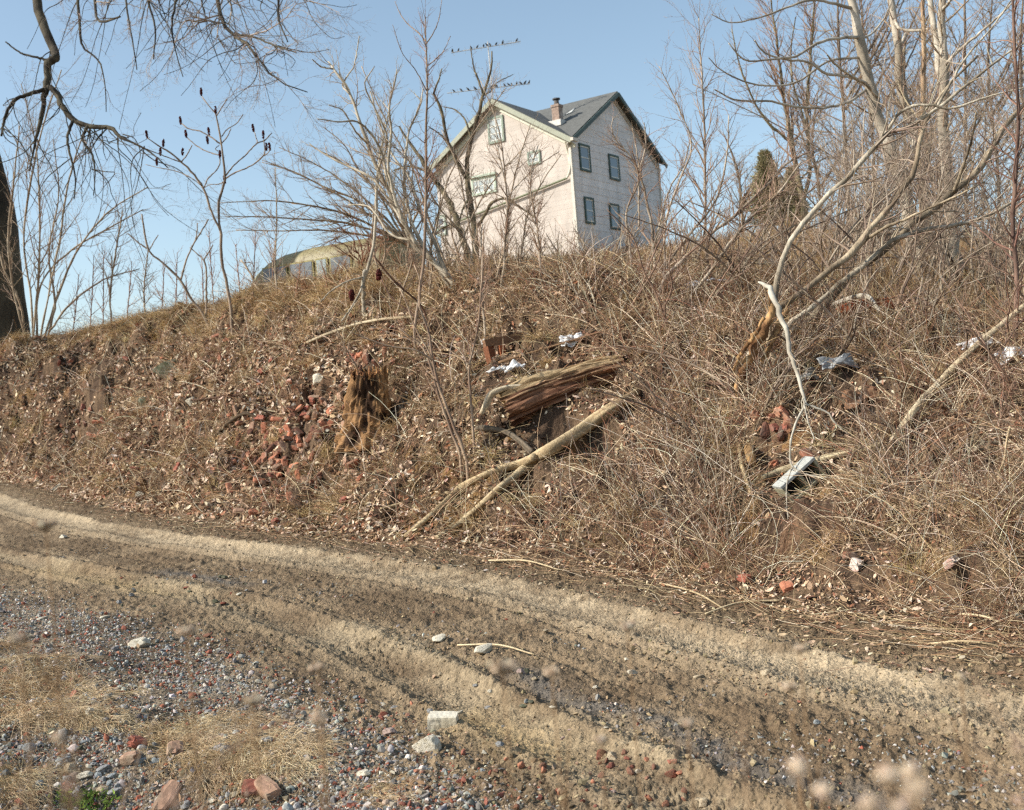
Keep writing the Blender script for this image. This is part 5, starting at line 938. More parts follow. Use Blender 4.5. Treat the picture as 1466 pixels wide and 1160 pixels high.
tree('leaning_dead_tree', 'straight grey dead trunk leaning right just below the arching one', 'dead tree', P0_[1] + .3,
    [(0, 1.2, [(1108, 448, 4.6), (1122, 438, 5), (1145, 420, 4.6), (1165, 404, 4.4), (1196, 379, 4.4), (1230, 352, 5), (1248, 326, 4.4), (1268, 302, 4.4), (1292, 272, 3.8), (1308, 246, 3.4), (1316, 205, 3), (1330, 165, 2.4), (1360, 120, 1.8), (1400, 80, 1.2)]),
     (.6, -.2, [(1230, 352, 2.4), (1260, 330, 2.2), (1300, 312, 1.9), (1350, 290, 1.5), (1410, 260, 1.1)])], [(40, (.3, 1), (25, 65), (.06, .2), .02, .5, 7), (130, (.3, 1), (20, 55), (.3, .6), 0, .7, 5)], bark=((176, 160, 134), (112, 98, 80)), twigs=GT, rmin=.003, sides=10, seed=4)
tree('leaning_dead_tree', 'rough dark dead trunk leaning up towards the upper right corner', 'dead tree', P0_[1] + 1.,
    [(0, 1.5, [(1130, 490, 6), (1165, 455, 6), (1205, 408, 5.6), (1240, 378, 5.2), (1280, 345, 5), (1320, 312, 4.8), (1365, 275, 4.6), (1400, 245, 4.2), (1424, 207, 3.8), (1441, 178, 3.4), (1475, 140, 2.8)]),
     (.8, .2, [(1365, 275, 2.4), (1380, 235, 2.1), (1392, 195, 1.7), (1398, 160, 1.3)])], [(40, (.3, 1), (25, 65), (.06, .22), .03, .5, 7), (130, (.3, 1), (20, 55), (.3, .6), 0, .7, 5)], bark=((148, 134, 112), (90, 80, 66)), twigs=GT, rmin=.003, sides=10, seed=5, rough_=.12)
tree('leaning_dead_tree', 'lowest grey dead trunk lying almost flat towards the right edge', 'dead tree', P0_[1] + .6,
    [(0, .8, [(1125, 470, 3.6), (1163, 440, 3.8), (1205, 406, 3.8), (1235, 382, 3.6), (1262, 356, 3.6), (1285, 341, 3.4), (1322, 330, 3.2), (1356, 325, 3), (1396, 316, 2.6), (1436, 298, 2.2), (1475, 272, 1.8)])],
    [(34, (.3, 1), (25, 65), (.06, .2), .02, .5, 7), (120, (.3, 1), (20, 55), (.3, .6), 0, .7, 5)], bark=GL, twigs=GT, rmin=.003, sides=9, seed=6)
tree('torn_root', 'orange brown torn root end from which the arching dead trees rise', 'root', P0_[1] - .15,
    [(0, 0, [(1058, 548, 5), (1068, 522, 6.5), (1082, 496, 7.5), (1096, 468, 7), (1106, 440, 5.5), (1100, 415, 2)]), (0, .3, [(1072, 552, 3), (1090, 520, 4), (1104, 490, 5), (1118, 462, 5), (1128, 444, 3)]), (0, -.2, [(1050, 530, 2), (1062, 505, 3), (1080, 480, 3.4), (1094, 455, 2.6)])],
    [(26, (.2, 1), (20, 60), (.2, .5), -.05, .5, 6), (60, (.2, 1), (20, 55), (.3, .6), 0, .7, 5)], bark=((178, 142, 98), (106, 76, 50)), twigs=((170, 146, 112), (126, 100, 74)), rmin=.003, sides=10, rough_=.14)
WD = ((182, 176, 160), (150, 142, 126))
tree('hanging_branch', 'bleached white dead branch hanging down from the torn root over the cinder block', 'dead branch', P0_[1] - .5,
    [(0, -1.6, [(1086, 404, 1.4), (1098, 410, 3.4), (1106, 424, 4), (1116, 448, 3.8), (1126, 478, 3.6), (1132, 508, 3.2), (1143, 540, 2.8), (1150, 566, 2.4), (1154, 580, 2.2)]), (-1.6, -1.7, [(1152, 578, 1.8), (1168, 584, 1.7), (1186, 592, 1.4), (1196, 606, 1.2), (1215, 622, .8)]),
     (-1.6, -2.3, [(1153, 580, 1.8), (1142, 600, 1.8), (1133, 625, 1.7), (1131, 650, 1.6), (1134, 668, 1.5), (1156, 680, 1.4), (1185, 684, 1.2), (1216, 688, .9), (1232, 698, .6)]), (-2.2, -2.4, [(1135, 668, 1.2), (1128, 685, 1), (1126, 710, .9), (1128, 745, .6)]), (-1.6, -1.9, [(1150, 570, 1.4), (1156, 600, 1.2), (1166, 630, 1)])],
    [(26, (.4, 1), (25, 60), (.08, .3), -.06, .55, 6), (50, (.3, 1), (20, 50), (.3, .6), -.05, .7, 5)], bark=WD, mt='smoothbark', twigs=((196, 186, 166), (160, 146, 124)), rmin=.0025, ground=False, sides=9)
# named slim trees in the gap between the house and the pale group
SL = ((182, 168, 148), (128, 114, 98))
for i, (Y_, ms, lb) in enumerate([
    (19.5, [z1([(1195, 1160, 2), (1180, 1080, 1.8), (1160, 900, 1.7), (1146, 770, 1.5), (1180, 690, 1.4), (1212, 620, 1.3), (1200, 540, 1.2), (1140, 450, 1.1), (1085, 390, 1), (1070, 330, .8), (1080, 285, .6)]), z1([(1215, 850, 1.3), (1212, 700, 1.3), (1214, 600, 1.2), (1205, 480, 1), (1180, 340, .7)])], 'crooked sapling overlapping the shaded wall of the house'),
    (20., [z1([(1300, 1180, 2.4), (1292, 1000, 2.2), (1275, 820, 2), (1240, 660, 1.8), (1220, 560, 1.4), (1250, 430, 1.1), (1240, 310, .7)]), z1([(1290, 960, 1.6), (1330, 800, 1.4), (1380, 640, 1.2), (1440, 540, 1), (1480, 400, .8)])], 'bare sapling crossing the right corner of the house'),
    (21., [z4([(60, 1100, 2.2), (110, 980, 2), (165, 800, 2), (168, 620, 1.8), (165, 450, 1.5), (160, 330, 1.3), (152, 200, 1), (146, 60, .6)])], 'slim upright sapling right of the house'),
    (19., [z4([(-60, 1120, 2.2), (0, 1000, 2.1), (60, 880, 2), (140, 780, 1.8), (200, 700, 1.5), (240, 560, 1.2), (250, 400, .8)]), z4([(30, 940, 1.6), (30, 780, 1.5), (90, 600, 1.3), (120, 520, 1.1), (70, 360, .9), (10, 230, .6)])], 'thin forked sapling leaning right beside the house'),
    (18., [z4([(10, 1010, 2.6), (90, 900, 2.6), (200, 800, 2.4), (290, 730, 2.2), (380, 640, 1.8), (460, 560, 1.4), (540, 520, 1)])], 'long low stem leaning right over the grass beyond the house'),
    (17.5, [z4([(110, 1060, 2.6), (180, 950, 2.6), (270, 820, 2.4), (340, 740, 2), (420, 670, 1.6), (500, 560, 1.2)])], 'pair mate stem leaning right below the long low one'),
    (20., [z1([(705, 1200, 1.8), (700, 1050, 1.7), (688, 880, 1.5), (672, 780, 1.3), (650, 640, 1.1), (662, 520, .9), (690, 430, .7)])], 'thin sapling in front of the middle of the lit wall'),
    (20.5, [z1([(500, 1180, 1.8), (516, 1040, 1.7), (520, 900, 1.6), (530, 690, 1.4), (505, 560, 1.1), (480, 430, .7)]), z1([(528, 700, 1), (580, 640, .9), (680, 540, .8), (800, 460, .6)])], 'reddish sapling in front of the low window of the lit wall'),
    (19., [z1([(400, 1190, 1.9), (398, 1000, 1.8), (392, 880, 1.5), (400, 840, 1.2)])], 'short bare rod standing left of the reddish sapling'),
    (21., [z4([(365, 900, 2), (430, 860, 1.8), (470, 780, 1.5), (500, 690, 1.2), (560, 640, 1)])], 'curved thin stem left of the arching dead tree')]):
    tree('sapling', lb, 'sapling', Y_, [(0, rng.uniform(-.5, .5), m) for m in ms], [(60, (.2, 1), (20, 55), (.12, .32), .06, .5, 6), (240, (.2, 1), (20, 55), (.3, .6), .03, .7, 5), (160, (.3, 1), (20, 55), (.3, .6), .03, .8, 4)], bark=SL, mt='smoothbark', twigs=((160, 136, 114), (136, 112, 94)), rmin=.0028, sides=7)
tree('sapling', 'dark reddish thin trunk at the right edge of the picture', 'sapling', 13.5, [(0, .4, [(1454, 470, 3.4), (1456, 400, 3.2), (1450, 320, 3), (1455, 240, 2.8), (1458, 160, 2.4), (1452, 60, 2), (1448, -40, 1.4)])], [(60, (.1, 1), (25, 60), (.06, .22), .06, .5, 6), (200, (.2, 1), (20, 55), (.3, .6), .03, .7, 5)], bark=((122, 98, 84), (86, 68, 60)), twigs=((140, 108, 92), (110, 84, 72)), rmin=.0028)
# thicket stems that nothing tells apart
def ground_py(px, Y):
    c = W(px, 450, Y); return CY - (H(c[0], c[1]) - CAMH) / Y * F - (px - CX) * .080
def bush(px, Y, hpx, lean, n_st, lb, gr, nm='sapling', cat='sapling', bark=SL, tw=((174, 156, 134), (136, 116, 98)), r=1.7, dens=1.0, rmin=.0028, bend=.3):
    py = ground_py(px, Y) + 3; ms = []
    for j in range(n_st):
        l = lean + rng.uniform(-.28, .28) * (n_st > 1); b = rng.uniform(-bend, bend); hh = hpx * rng.uniform(.65, 1.05); jj = rng.normal(size=5) * hh * .02
        ms.append((0, rng.uniform(-1, 1), [(px + hh * (l * t + b * t * t) + jj[k], py - hh * t * (1 - abs(b) * t * .3), (r * (1 - .75 * t) + .2) * rng.uniform(.9, 1.1)) for k, t in enumerate((0, .25, .5, .75, 1.))]))
    return tree(nm, lb, cat, Y, ms, [(int(22 * n_st * dens), (.12, 1), (20, 60), (.12, .35), .04, .5, 6), (int(70 * n_st * dens), (.2, 1), (20, 55), (.3, .65), .02, .7, 5), (int(70 * n_st * dens), (.3, 1), (20, 55), (.3, .7), .02, .8, 4)], group=gr, bark=bark, mt='smoothbark', twigs=tw, rmin=rmin, sides=5)
for px in np.linspace(1150, 1500, 22): bush(px + rng.uniform(-10, 10), rng.uniform(16, 25), rng.uniform(120, 330), rng.uniform(-.25, .45), int(rng.integers(2, 4)), 'bare tangled sapling in the dense thicket around the pale trees', 'tangled saplings around the pale trees')
for px in np.linspace(1000, 1160, 8): bush(px + rng.uniform(-8, 8), rng.uniform(18, 27), rng.uniform(70, 170), rng.uniform(-.1, .5), 2, 'low bare sapling in the brown grass between house and pale trees', 'low saplings between house and pale trees', dens=.8)
for px in (748, 772, 800, 826, 858, 884, 912, 936, 965): bush(px + rng.uniform(-8, 8), rng.uniform(20, 27), rng.uniform(50, 105), rng.uniform(-.3, .35), 3, 'low twiggy bush on the crest in front of the house', 'low bushes in front of the house', nm='bare_shrub', cat='shrub', r=1.3, dens=.8)
for px in (640, 664, 700, 722): bush(px, rng.uniform(24, 27), rng.uniform(50, 90), rng.uniform(-.3, .3), 3, 'thin bush at the foot of the lit house wall', 'thin bushes below the lit wall', nm='bare_shrub', cat='shrub', r=1.2, dens=.7)
for px in (420, 445, 470, 515, 540, 575, 600, 622): bush(px, rng.uniform(24.5, 27), rng.uniform(35, 75), rng.uniform(-.3, .3), 3, 'low brown bush on the crest between the yellow bus and the house', 'low brown bushes by the bus', nm='bare_shrub', cat='shrub', r=1., dens=.6, bark=((150, 112, 84), (120, 88, 66)), tw=((164, 124, 92), (140, 102, 76)))
for px, py_, Y_ in [(1190, 0, 15.2), (1240, 0, 14.), (1300, 0, 13.), (1350, 0, 12.8), (1395, 0, 12.), (1430, 0, 11.5), (1465, 0, 12.), (1330, 0, 14.5), (1450, 0, 13.5), (1000, 0, 17.), (960, 0, 16.5), (905, 0, 17.5)]:
    bush(px, Y_, rng.uniform(90, 210), rng.uniform(-.5, .5), 2, 'bare brown sapling rising out of the brambles on the right slope', 'saplings in the brambles on the right slope', r=1.8, dens=.5, bark=((150, 122, 102), (112, 90, 76)), tw=((158, 130, 110), (126, 100, 84)))
for px in np.linspace(520, 745, 15): bush(px + rng.uniform(-8, 8), rng.uniform(20, 25), rng.uniform(130, 330), rng.uniform(-.25, .2), 1, 'thin pale stem rising between the grey leaning tree and the house', 'thin stems between the grey tree and the house', dens=1.3, r=1.5, bark=((176, 158, 134), (132, 114, 94)))
for px in np.linspace(1010, 1490, 30): bush(px + rng.uniform(-10, 10), rng.uniform(13.5, 19), rng.uniform(90, 260), rng.uniform(-.55, .65), 2, 'dark crooked sapling in the tangle along the right half of the crest', 'dark crooked saplings on the right crest', dens=.7, r=1.9, bend=.7, bark=((168, 154, 134), (100, 84, 72)) if int(px) % 2 else ((138, 120, 102), (88, 72, 62)), tw=((162, 144, 124), (116, 96, 82)))
for px in [v for v in np.linspace(985, 1480, 16) if not 1075 < v < 1175]: bush(px + rng.uniform(-10, 10), rng.uniform(11.5, 14.5), rng.uniform(60, 150), rng.uniform(-.8, .8), 2, 'low arching woody stem in the brambles on the right slope', 'arching woody stems on the right slope', dens=.5, r=2., bend=1.0, bark=((150, 132, 112), (98, 80, 68)), tw=((150, 126, 106), (110, 88, 74)))
for px in np.linspace(1185, 1490, 24): bush(px + rng.uniform(-10, 10), rng.uniform(17, 27), rng.uniform(230, 430), rng.uniform(-.35, .5), 2, 'tall fine twigged brush filling the upper right between the pale trees', 'tall brush between the pale trees', dens=1.5, r=1.4, bend=.6, bark=((164, 150, 132), (112, 98, 84)), tw=((166, 150, 132), (122, 106, 92)))
# woods far behind on the right
for i, px in enumerate([1065, 1178, 1215, 1255, 1300, 1342, 1386, 1432, 1478]):
    Y_ = rng.uniform(36, 56); py = ground_py(px, Y_); hp = rng.uniform(330, 470) * 40 / Y_ * (.55 if px < 1180 else 1.)
    ms = [(0, 0, [(px, py + 4, 2.6), (px - 4, py - hp * .3, 2.2), (px - 10 + rng.uniform(-8, 8), py - hp * .65, 2), (px - 16 + rng.uniform(-14, 14), py - hp, .8)])]
    for k in range(3): t = rng.uniform(.25, .6); sg_ = rng.choice([-1, 1]); ms.append((0, rng.uniform(-1, 1), [(px - 8 * t, py - hp * t, 2), (px + sg_ * hp * .1, py - hp * (t + .18), 1.5), (px + sg_ * hp * .2, py - hp * (t + .4), .8)]))
    tree('woodland_tree', 'bare brown tree in the woods far behind the pale trees', 'tree', Y_, ms, [(110, (.15, 1), (28, 70), (.15, .40), .09, .5, 6), (650, (.15, 1), (20, 55), (.3, .6), .06, .65, 5), (1100, (.2, 1), (20, 55), (.35, .7), .04, .8, 4)], group='trees in the woods behind', bark=((130, 114, 96), (96, 84, 72)), twigs=((166, 150, 132), (132, 116, 102)), rmin=.005, sides=6)
# evergreen
def cedar(px, Y, hpx, wpx, lb):
    py = ground_py(px, Y); B_ = W(px, py, Y); s_ = Y / F; h = hpx * s_; w = wpx * s_; root = empty('evergreen', B_, lb, 'evergreen tree')
    mb = MB(); tubes(mb, np.array([[B_, B_ + [0, 0, h * .5], B_ + [0, 0, h]]]), np.array([[.12, .08, .02]]), 7, lin((96, 80, 62))); mb.build('trunk', M['bark'], parent=root)
    n = 900; t = rng.uniform(.06, 1, n) ** .8; a = rng.uniform(0, 2 * PI, n); L_ = w * (1 - t) ** .75 * rng.uniform(.45, 1.05, n) + .12
    st = B_ + np.stack([0 * t, 0 * t, t * h], 1); d = np.stack([np.cos(a), np.sin(a), rng.uniform(.15, .6, n)], 1); P1 = np.stack([st, st + d * L_[:, None] * .5, st + d * L_[:, None] * 1.0 + np.array([0, 0, .06])], 1)
    mb = MB(); tubes(mb, P1, np.full((n, 3), .012), 3, lin((92, 84, 60)))
    P2, R2 = grow(P1, np.full((n, 3), .02), 12000, u=(.25, 1), ang=(20, 70), ln=(.08, .22), k=3, jit=.15, trop=(0, 0, .2), rmin=.014, absl=1.1, fade=.2)
    tubes(mb, P2, R2, 3, palette([(168, 160, 122), (150, 144, 108), (180, 170, 136), (134, 128, 98)], 12000, .12)); mb.build('crown', M['twig'], parent=root)
cedar(1104, 50., 118, 34, 'small olive evergreen tree beyond the crest, in front of the far grey tree')
cedar(1140, 54., 95, 24, 'second slimmer evergreen partly hidden behind the far grey tree')
# ============================================================ HOUSE
C_ = np.array([3.548, 52.268, 8.58]); YAW = .9806; r_ = np.array([math.cos(YAW), math.sin(YAW), 0]); l_ = np.array([-math.sin(YAW), math.cos(YAW), 0]); up = np.array([0, 0, 1.])
HW, HD, HE, HLg, HRg, DN = 7.669, 8.960, 5.42, 2.45, 2.74, 2.4
nL, nR = -r_, -l_            # outward normals: lit gable wall (left), shaded gable wall (right)
house = empty('farmhouse', C_, 'two storey pinkish white wooden house with crossing gables on the hill', 'house')
def Lp(a, h, o=0.): return C_ + l_ * a + up * h + nL * o      # point on the lit wall
def Rp(a, h, o=0.): return C_ + r_ * a + up * h + nR * o      # point on the shaded wall
def on_wall(px, py, lit):
    d = ray(px, py); n = nL if lit else nR; t = np.dot(C_ - cam_pos, n) / np.dot(d, n); P = cam_pos + d * t - C_; return float(np.dot(P, l_ if lit else r_)), float(P[2])
def siding(fn, Wd, gh, step, out, col, name, m):
    mb = MB(); h = -DN
    def wid(z):  # left and right limits of a gable wall at height z
        if z <= HE: return 0., Wd
        k = min((z - HE) / gh, 1.) * Wd / 2; return k, Wd - k
    while h < HE + gh - .02:
        h2 = min(h + step, HE + gh)
        if h < HE < h2: h2 = HE
        a0, b0 = wid(h); a1, b1 = wid(h2)
        mb.add([fn(a0, h, out), fn(b0, h, out), fn(b1, h2, .0), fn(a1, h2, .0), fn(a0, h, 0), fn(b0, h, 0)], np.array([[0, 1, 2, 3], [4, 5, 1, 0]]), col * (1 + rng.normal() * .02)); h = h2
    return mb.build(name, m, parent=house)
M['lit_wall'] = mat('pink_siding', .8, noise=.13, nscale=2.2, spec=.2, stretch=(1, 1, .3)); M['shade_wall'] = mat('white_clapboard', .75, noise=.15, nscale=2.4, spec=.25, stretch=(1, 1, .35))
M['roofm'] = mat('grey_shingle', .9, noise=.2, nscale=5, col=(100, 101, 98), bump=.4, bscale=14); M['glass'] = mat('window_glass', .08, col=(70, 80, 88), spec=.8); M['paint'] = mat('painted_trim', .6, spec=.35, noise=.1, nscale=6)
siding(Lp, HW, HLg, .22, .003, lin((196, 187, 177)), 'wall', M['lit_wall']); siding(Rp, HD, HRg, .34, .012, lin((224, 220, 216)), 'wall', M['shade_wall'])
mb = MB(); far_ = lambda a, b, h: C_ + l_ * a + r_ * b + up * h
for pts in ([far_(HW, 0, -DN), far_(HW, HD, -DN), far_(HW, HD, HE), far_(HW, HD / 2, HE + HRg), far_(HW, 0, HE)], [far_(0, HD, -DN), far_(HW, HD, -DN), far_(HW, HD, HE), far_(HW / 2, HD, HE + HLg), far_(0, HD, HE)]): mb.add(pts, np.array([[0, 1, 2, 3, 4]]), lin((208, 198, 188)))
mb.build('wall', M['shade_wall'], parent=house)
# roof: two crossing ridges, built quadrant by quadrant, then given thickness
ov = .31; kL = HLg / (HW / 2); kR = HRg / (HD / 2); bm = bmesh.new()
for fa in (0, 1):
    for fb in (0, 1):
        def q_(a, b, z):
            aa = a if not fa else HW - a; bb = b if not fb else HD - b; p = C_ + l_ * aa + r_ * bb + up * (HE + z + .06); return bm.verts.new(p)
        w1 = [(-ov, -ov), (HW / 2, -ov), (HW / 2, HLg / kR), (-ov, -ov * kL / kR)]; w2 = [(-ov, -ov * kL / kR), (HW / 2, HLg / kR), (HW / 2, HD / 2), (-ov, HD / 2)]
        for pl, kf in ((w1, 'a'), (w2, 'b')):
            vs_ = [q_(a, b, a * kL if kf == 'a' else b * kR) for a, b in pl]
            if (fa + fb) % 2: vs_ = vs_[::-1]
            bm.faces.new(vs_)
bmesh.ops.remove_doubles(bm, verts=bm.verts[:], dist=.004); bmesh.ops.recalc_face_normals(bm, faces=bm.faces[:])
me = bpy.data.meshes.new('roof')
for v in bm.verts: v.co -= Vector(C_)
bm.to_mesh(me); bm.free(); me.materials.append(M['roofm']); roof = bpy.data.objects.new('roof', me); COL.objects.link(roof); roof.parent = house
so_ = roof.modifiers.new('s', 'SOLIDIFY'); so_.thickness = .10; so_.offset = 0
def rake(fn, a0, h0, a1, h1, col, name, out=ov, w=.13, t=.035): mb = MB(); bar(mb, fn(a0, h0, out), fn(a1, h1, out), w, col, up=(0, 0, 1), r2=t); return mb.build(name, M['paint'], parent=house)
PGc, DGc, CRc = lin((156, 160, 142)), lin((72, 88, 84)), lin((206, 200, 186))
def rakebox(fn, nrm, a0, h0, a1, h1, out, hh, th, col, name):
    p, q = fn(a0, h0, out), fn(a1, h1, out); d = unit(q - p); v = unit(np.cross(d, nrm)); v = v if v[2] > 0 else -v; mb = MB(); box(mb, (p + q) / 2, d * np.linalg.norm(q - p) / 2, v * hh, nrm * th, col); return mb.build(name, M['paint'], parent=house)
for a0, a1, sg_ in ((-ov, HW / 2, 1), (HW + ov, HW / 2, 1)):
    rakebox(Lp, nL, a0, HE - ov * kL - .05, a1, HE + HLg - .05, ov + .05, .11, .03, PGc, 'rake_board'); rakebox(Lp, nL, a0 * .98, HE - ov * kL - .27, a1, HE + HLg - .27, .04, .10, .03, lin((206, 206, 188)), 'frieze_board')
for a0, a1 in ((-ov, HD / 2), (HD + ov, HD / 2)):
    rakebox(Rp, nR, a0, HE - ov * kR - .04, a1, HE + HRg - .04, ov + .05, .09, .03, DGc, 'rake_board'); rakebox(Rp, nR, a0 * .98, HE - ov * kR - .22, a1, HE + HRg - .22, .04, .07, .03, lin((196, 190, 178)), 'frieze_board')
mb = MB(); bar(mb, Lp(-.03, -DN, .03), Lp(-.03, HE - .05, .03), .07, CRc, up=l_); mb.build('corner_board', M['paint'], parent=house)
mb = MB(); bar(mb, Rp(HD - .08, -DN, .035), Rp(HD - .08, HE, .035), .08, CRc, up=r_, r2=.012); mb.build('corner_board', M['paint'], parent=house)
def window(px0, py0, px1, py1, lit, nx, ny, col, head=0., glass=None, wd=.06):
    """window whose opening's corners are seen at these photo pixels"""
    fn = Lp if lit else Rp; nn = nL if lit else nR; ax = l_ if lit else r_
    a0, h1 = on_wall(px0, py0, lit); a1, h0 = on_wall(px1, py1, lit)
    if a0 > a1: a0, a1 = a1, a0
    if h0 > h1: h0, h1 = h1, h0
    mb = MB()
    for h in (h0 - wd, h1 + wd): box(mb, fn((a0 + a1) / 2, h, .035), ax * ((a1 - a0) / 2 + 2 * wd), up * wd, nn * .04, col)
    for a in (a0 - wd, a1 + wd): box(mb, fn(a, (h0 + h1) / 2, .034), ax * wd, up * ((h1 - h0) / 2 - .001), nn * .038, col)
    wo = mb.build('window', M['paint'], parent=house)
    mb = MB(); box(mb, fn((a0 + a1) / 2, (h0 + h1) / 2, .022), ax * (a1 - a0) / 2, up * (h1 - h0) / 2, nn * .006, (.1, .1, .1)); mb.build('pane', glass or M['glass'], parent=wo)
    mb = MB(); sc = lin((214, 216, 208))
    for i in range(1, nx): box(mb, fn(a0 + (a1 - a0) * i / nx, (h0 + h1) / 2, .035), ax * .022, up * (h1 - h0) / 2, nn * .012, sc)
    for j in range(1, ny): box(mb, fn((a0 + a1) / 2, h0 + (h1 - h0) * j / ny, .036), ax * (a1 - a0) / 2, up * .026, nn * .012, sc)
    for h in (h0 + .03, h1 - .03): box(mb, fn((a0 + a1) / 2, h, .037), ax * (a1 - a0) / 2, up * .03, nn * .012, sc)
    for a in (a0 + .025, a1 - .025): box(mb, fn(a, (h0 + h1) / 2, .033), ax * .025, up * (h1 - h0) / 2, nn * .01, sc)
    mb.build('sash', M['paint'], parent=wo)
    if head: mb = MB(); box(mb, fn((a0 + a1) / 2, h1 + wd * 2 + .05, .08), ax * ((a1 - a0) / 2 + .16), up * .05, nn * .09, col); mb.build('hood', M['paint'], parent=wo)
    return wo
M['glass_pale'] = mat('curtained_glass', .15, col=(168, 178, 178), spec=.7)
zz1 = lambda x, y: (580 + x / 3.625, 90 + y / 3.625)
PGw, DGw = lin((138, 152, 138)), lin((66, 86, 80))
window(*zz1(500, 283), *zz1(446, 412), True, 2, 3, PGw, glass=M['glass_pale'], wd=.05); window(*zz1(462, 592), *zz1(360, 682), True, 4, 2, lin((176, 190, 172)), head=1, glass=M['glass_pale'], wd=.05); window(*zz1(694, 462), *zz1(648, 525), True, 2, 2, PGw, glass=M['glass_pale'], wd=.04)
window(*zz1(203, 800), *zz1(178, 890), True, 1, 2, PGw, wd=.05)
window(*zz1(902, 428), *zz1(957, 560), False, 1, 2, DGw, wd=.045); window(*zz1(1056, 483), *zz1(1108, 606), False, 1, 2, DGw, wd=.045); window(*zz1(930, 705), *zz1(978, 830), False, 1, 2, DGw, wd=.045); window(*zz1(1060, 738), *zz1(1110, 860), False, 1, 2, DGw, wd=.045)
# drain pipe: down the corner, then slanting away along the lit wall
a1_, h1_ = on_wall(*zz1(848, 600), True); a2_, h2_ = on_wall(*zz1(560, 715), True); a3_, h3_ = on_wall(*zz1(190, 862), True); q1, q2 = on_wall(*zz1(845, 400), True)
mb = MB(); pp = np.array([Lp(.06, HE - .25, .25), Lp(.10, HE - .45, .12), Lp(.12, h1_ + .12, .12), Lp(.22, h1_, .12)]); pp = resamp(pp, 14); tubes(mb, pp[None], np.full((1, 14), .045), 8, lin((206, 202, 184))); mb.build('drainpipe', M['paint'], parent=house, smooth=True)
mb = MB(); pp = np.array([Lp(.22, h1_, .12), Lp(a2_, h2_, .12), Lp(a3_, h3_, .12)]); tubes(mb, resamp(pp, 14)[None], np.full((1, 14), .05), 8, lin((112, 120, 92))); mb.build('drainpipe', M['paint'], parent=house, smooth=True)
mb = MB(); g0 = Lp(-ov - .05, HE - ov * kL - .02, ov + .06); bar(mb, Lp(-ov - .05, HE - .2, ov + .1), Lp(-ov - .05, HE - .2, -.05), .07, CRc); mb.build('gutter', M['paint'], parent=house)
# chimney on the roof behind the valley
chP = None; d = ray(798, 163); t = 54.6; P = cam_pos + d * t; lo = P - C_; a_c, b_c = float(np.dot(lo, l_)), float(np.dot(lo, r_)); zr = HE + max(min(a_c, HW - a_c) * kL, min(b_c, HD - b_c) * kR)
B_ = C_ + l_ * a_c + r_ * b_c; top = W(798, 150.5, P[1])[2]; M['chim'] = mat('chimney_brick', .9, noise=.4, nscale=9, col=(156, 136, 122), col2=(176, 162, 150))
mb = MB(); zb = C_[2] + zr - .4; hc = (top - zb) / 2; box(mb, B_ * [1, 1, 0] + [0, 0, zb + hc], r_ * .19, l_ * .19, up * hc); box(mb, B_ * [1, 1, 0] + [0, 0, top - .06], r_ * .22, l_ * .22, up * .06); ch = mb.build('chimney', M['chim'], parent=house)
mb = MB(); box(mb, B_ * [1, 1, 0] + [0, 0, zb + .5], r_ * .34, l_ * .34, up * .14, lin((214, 210, 200))); mb.build('flashing', M['paint'], parent=ch)
mb = MB(); tp = B_ * [1, 1, 0]; tubes(mb, np.array([[tp + [0, 0, top], tp + [0, 0, top + .22]]]), np.full((1, 2), .12), 10, lin((100, 96, 92)), cap=True); tubes(mb, np.array([[tp + [0, 0, top + .25], tp + [0, 0, top + .31]]]), np.full((1, 2), .19), 10, lin((84, 82, 80)), cap=True); mb.build('cap', M['paint'], parent=ch)
# light patch of metal on the roof slope that faces left
def on_roof(px, py):
    nrm = unit(np.cross(l_, r_ * (HD / 2) + up * HRg)); nrm = nrm if nrm[2] > 0 else -nrm; P0 = C_ + up * (HE + .06); d = ray(px, py); t = np.dot(P0 - cam_pos, nrm) / np.dot(d, nrm); return cam_pos + d * t, nrm
mb = MB(); cs = [on_roof(*zz1(*c)) for c in ((792, 296), (868, 262), (884, 240), (830, 280))]; P4 = [c[0] + c[1] * .08 for c in cs]
mb.add(P4 + [p - cs[0][1] * .05 for p in P4], np.array([[0, 1, 2, 3], [7, 6, 5, 4], [0, 4, 5, 1], [1, 5, 6, 2], [2, 6, 7, 3], [3, 7, 4, 0]]), lin((196, 196, 190))); mb.build('roof_patch', M['paint'], parent=roof)
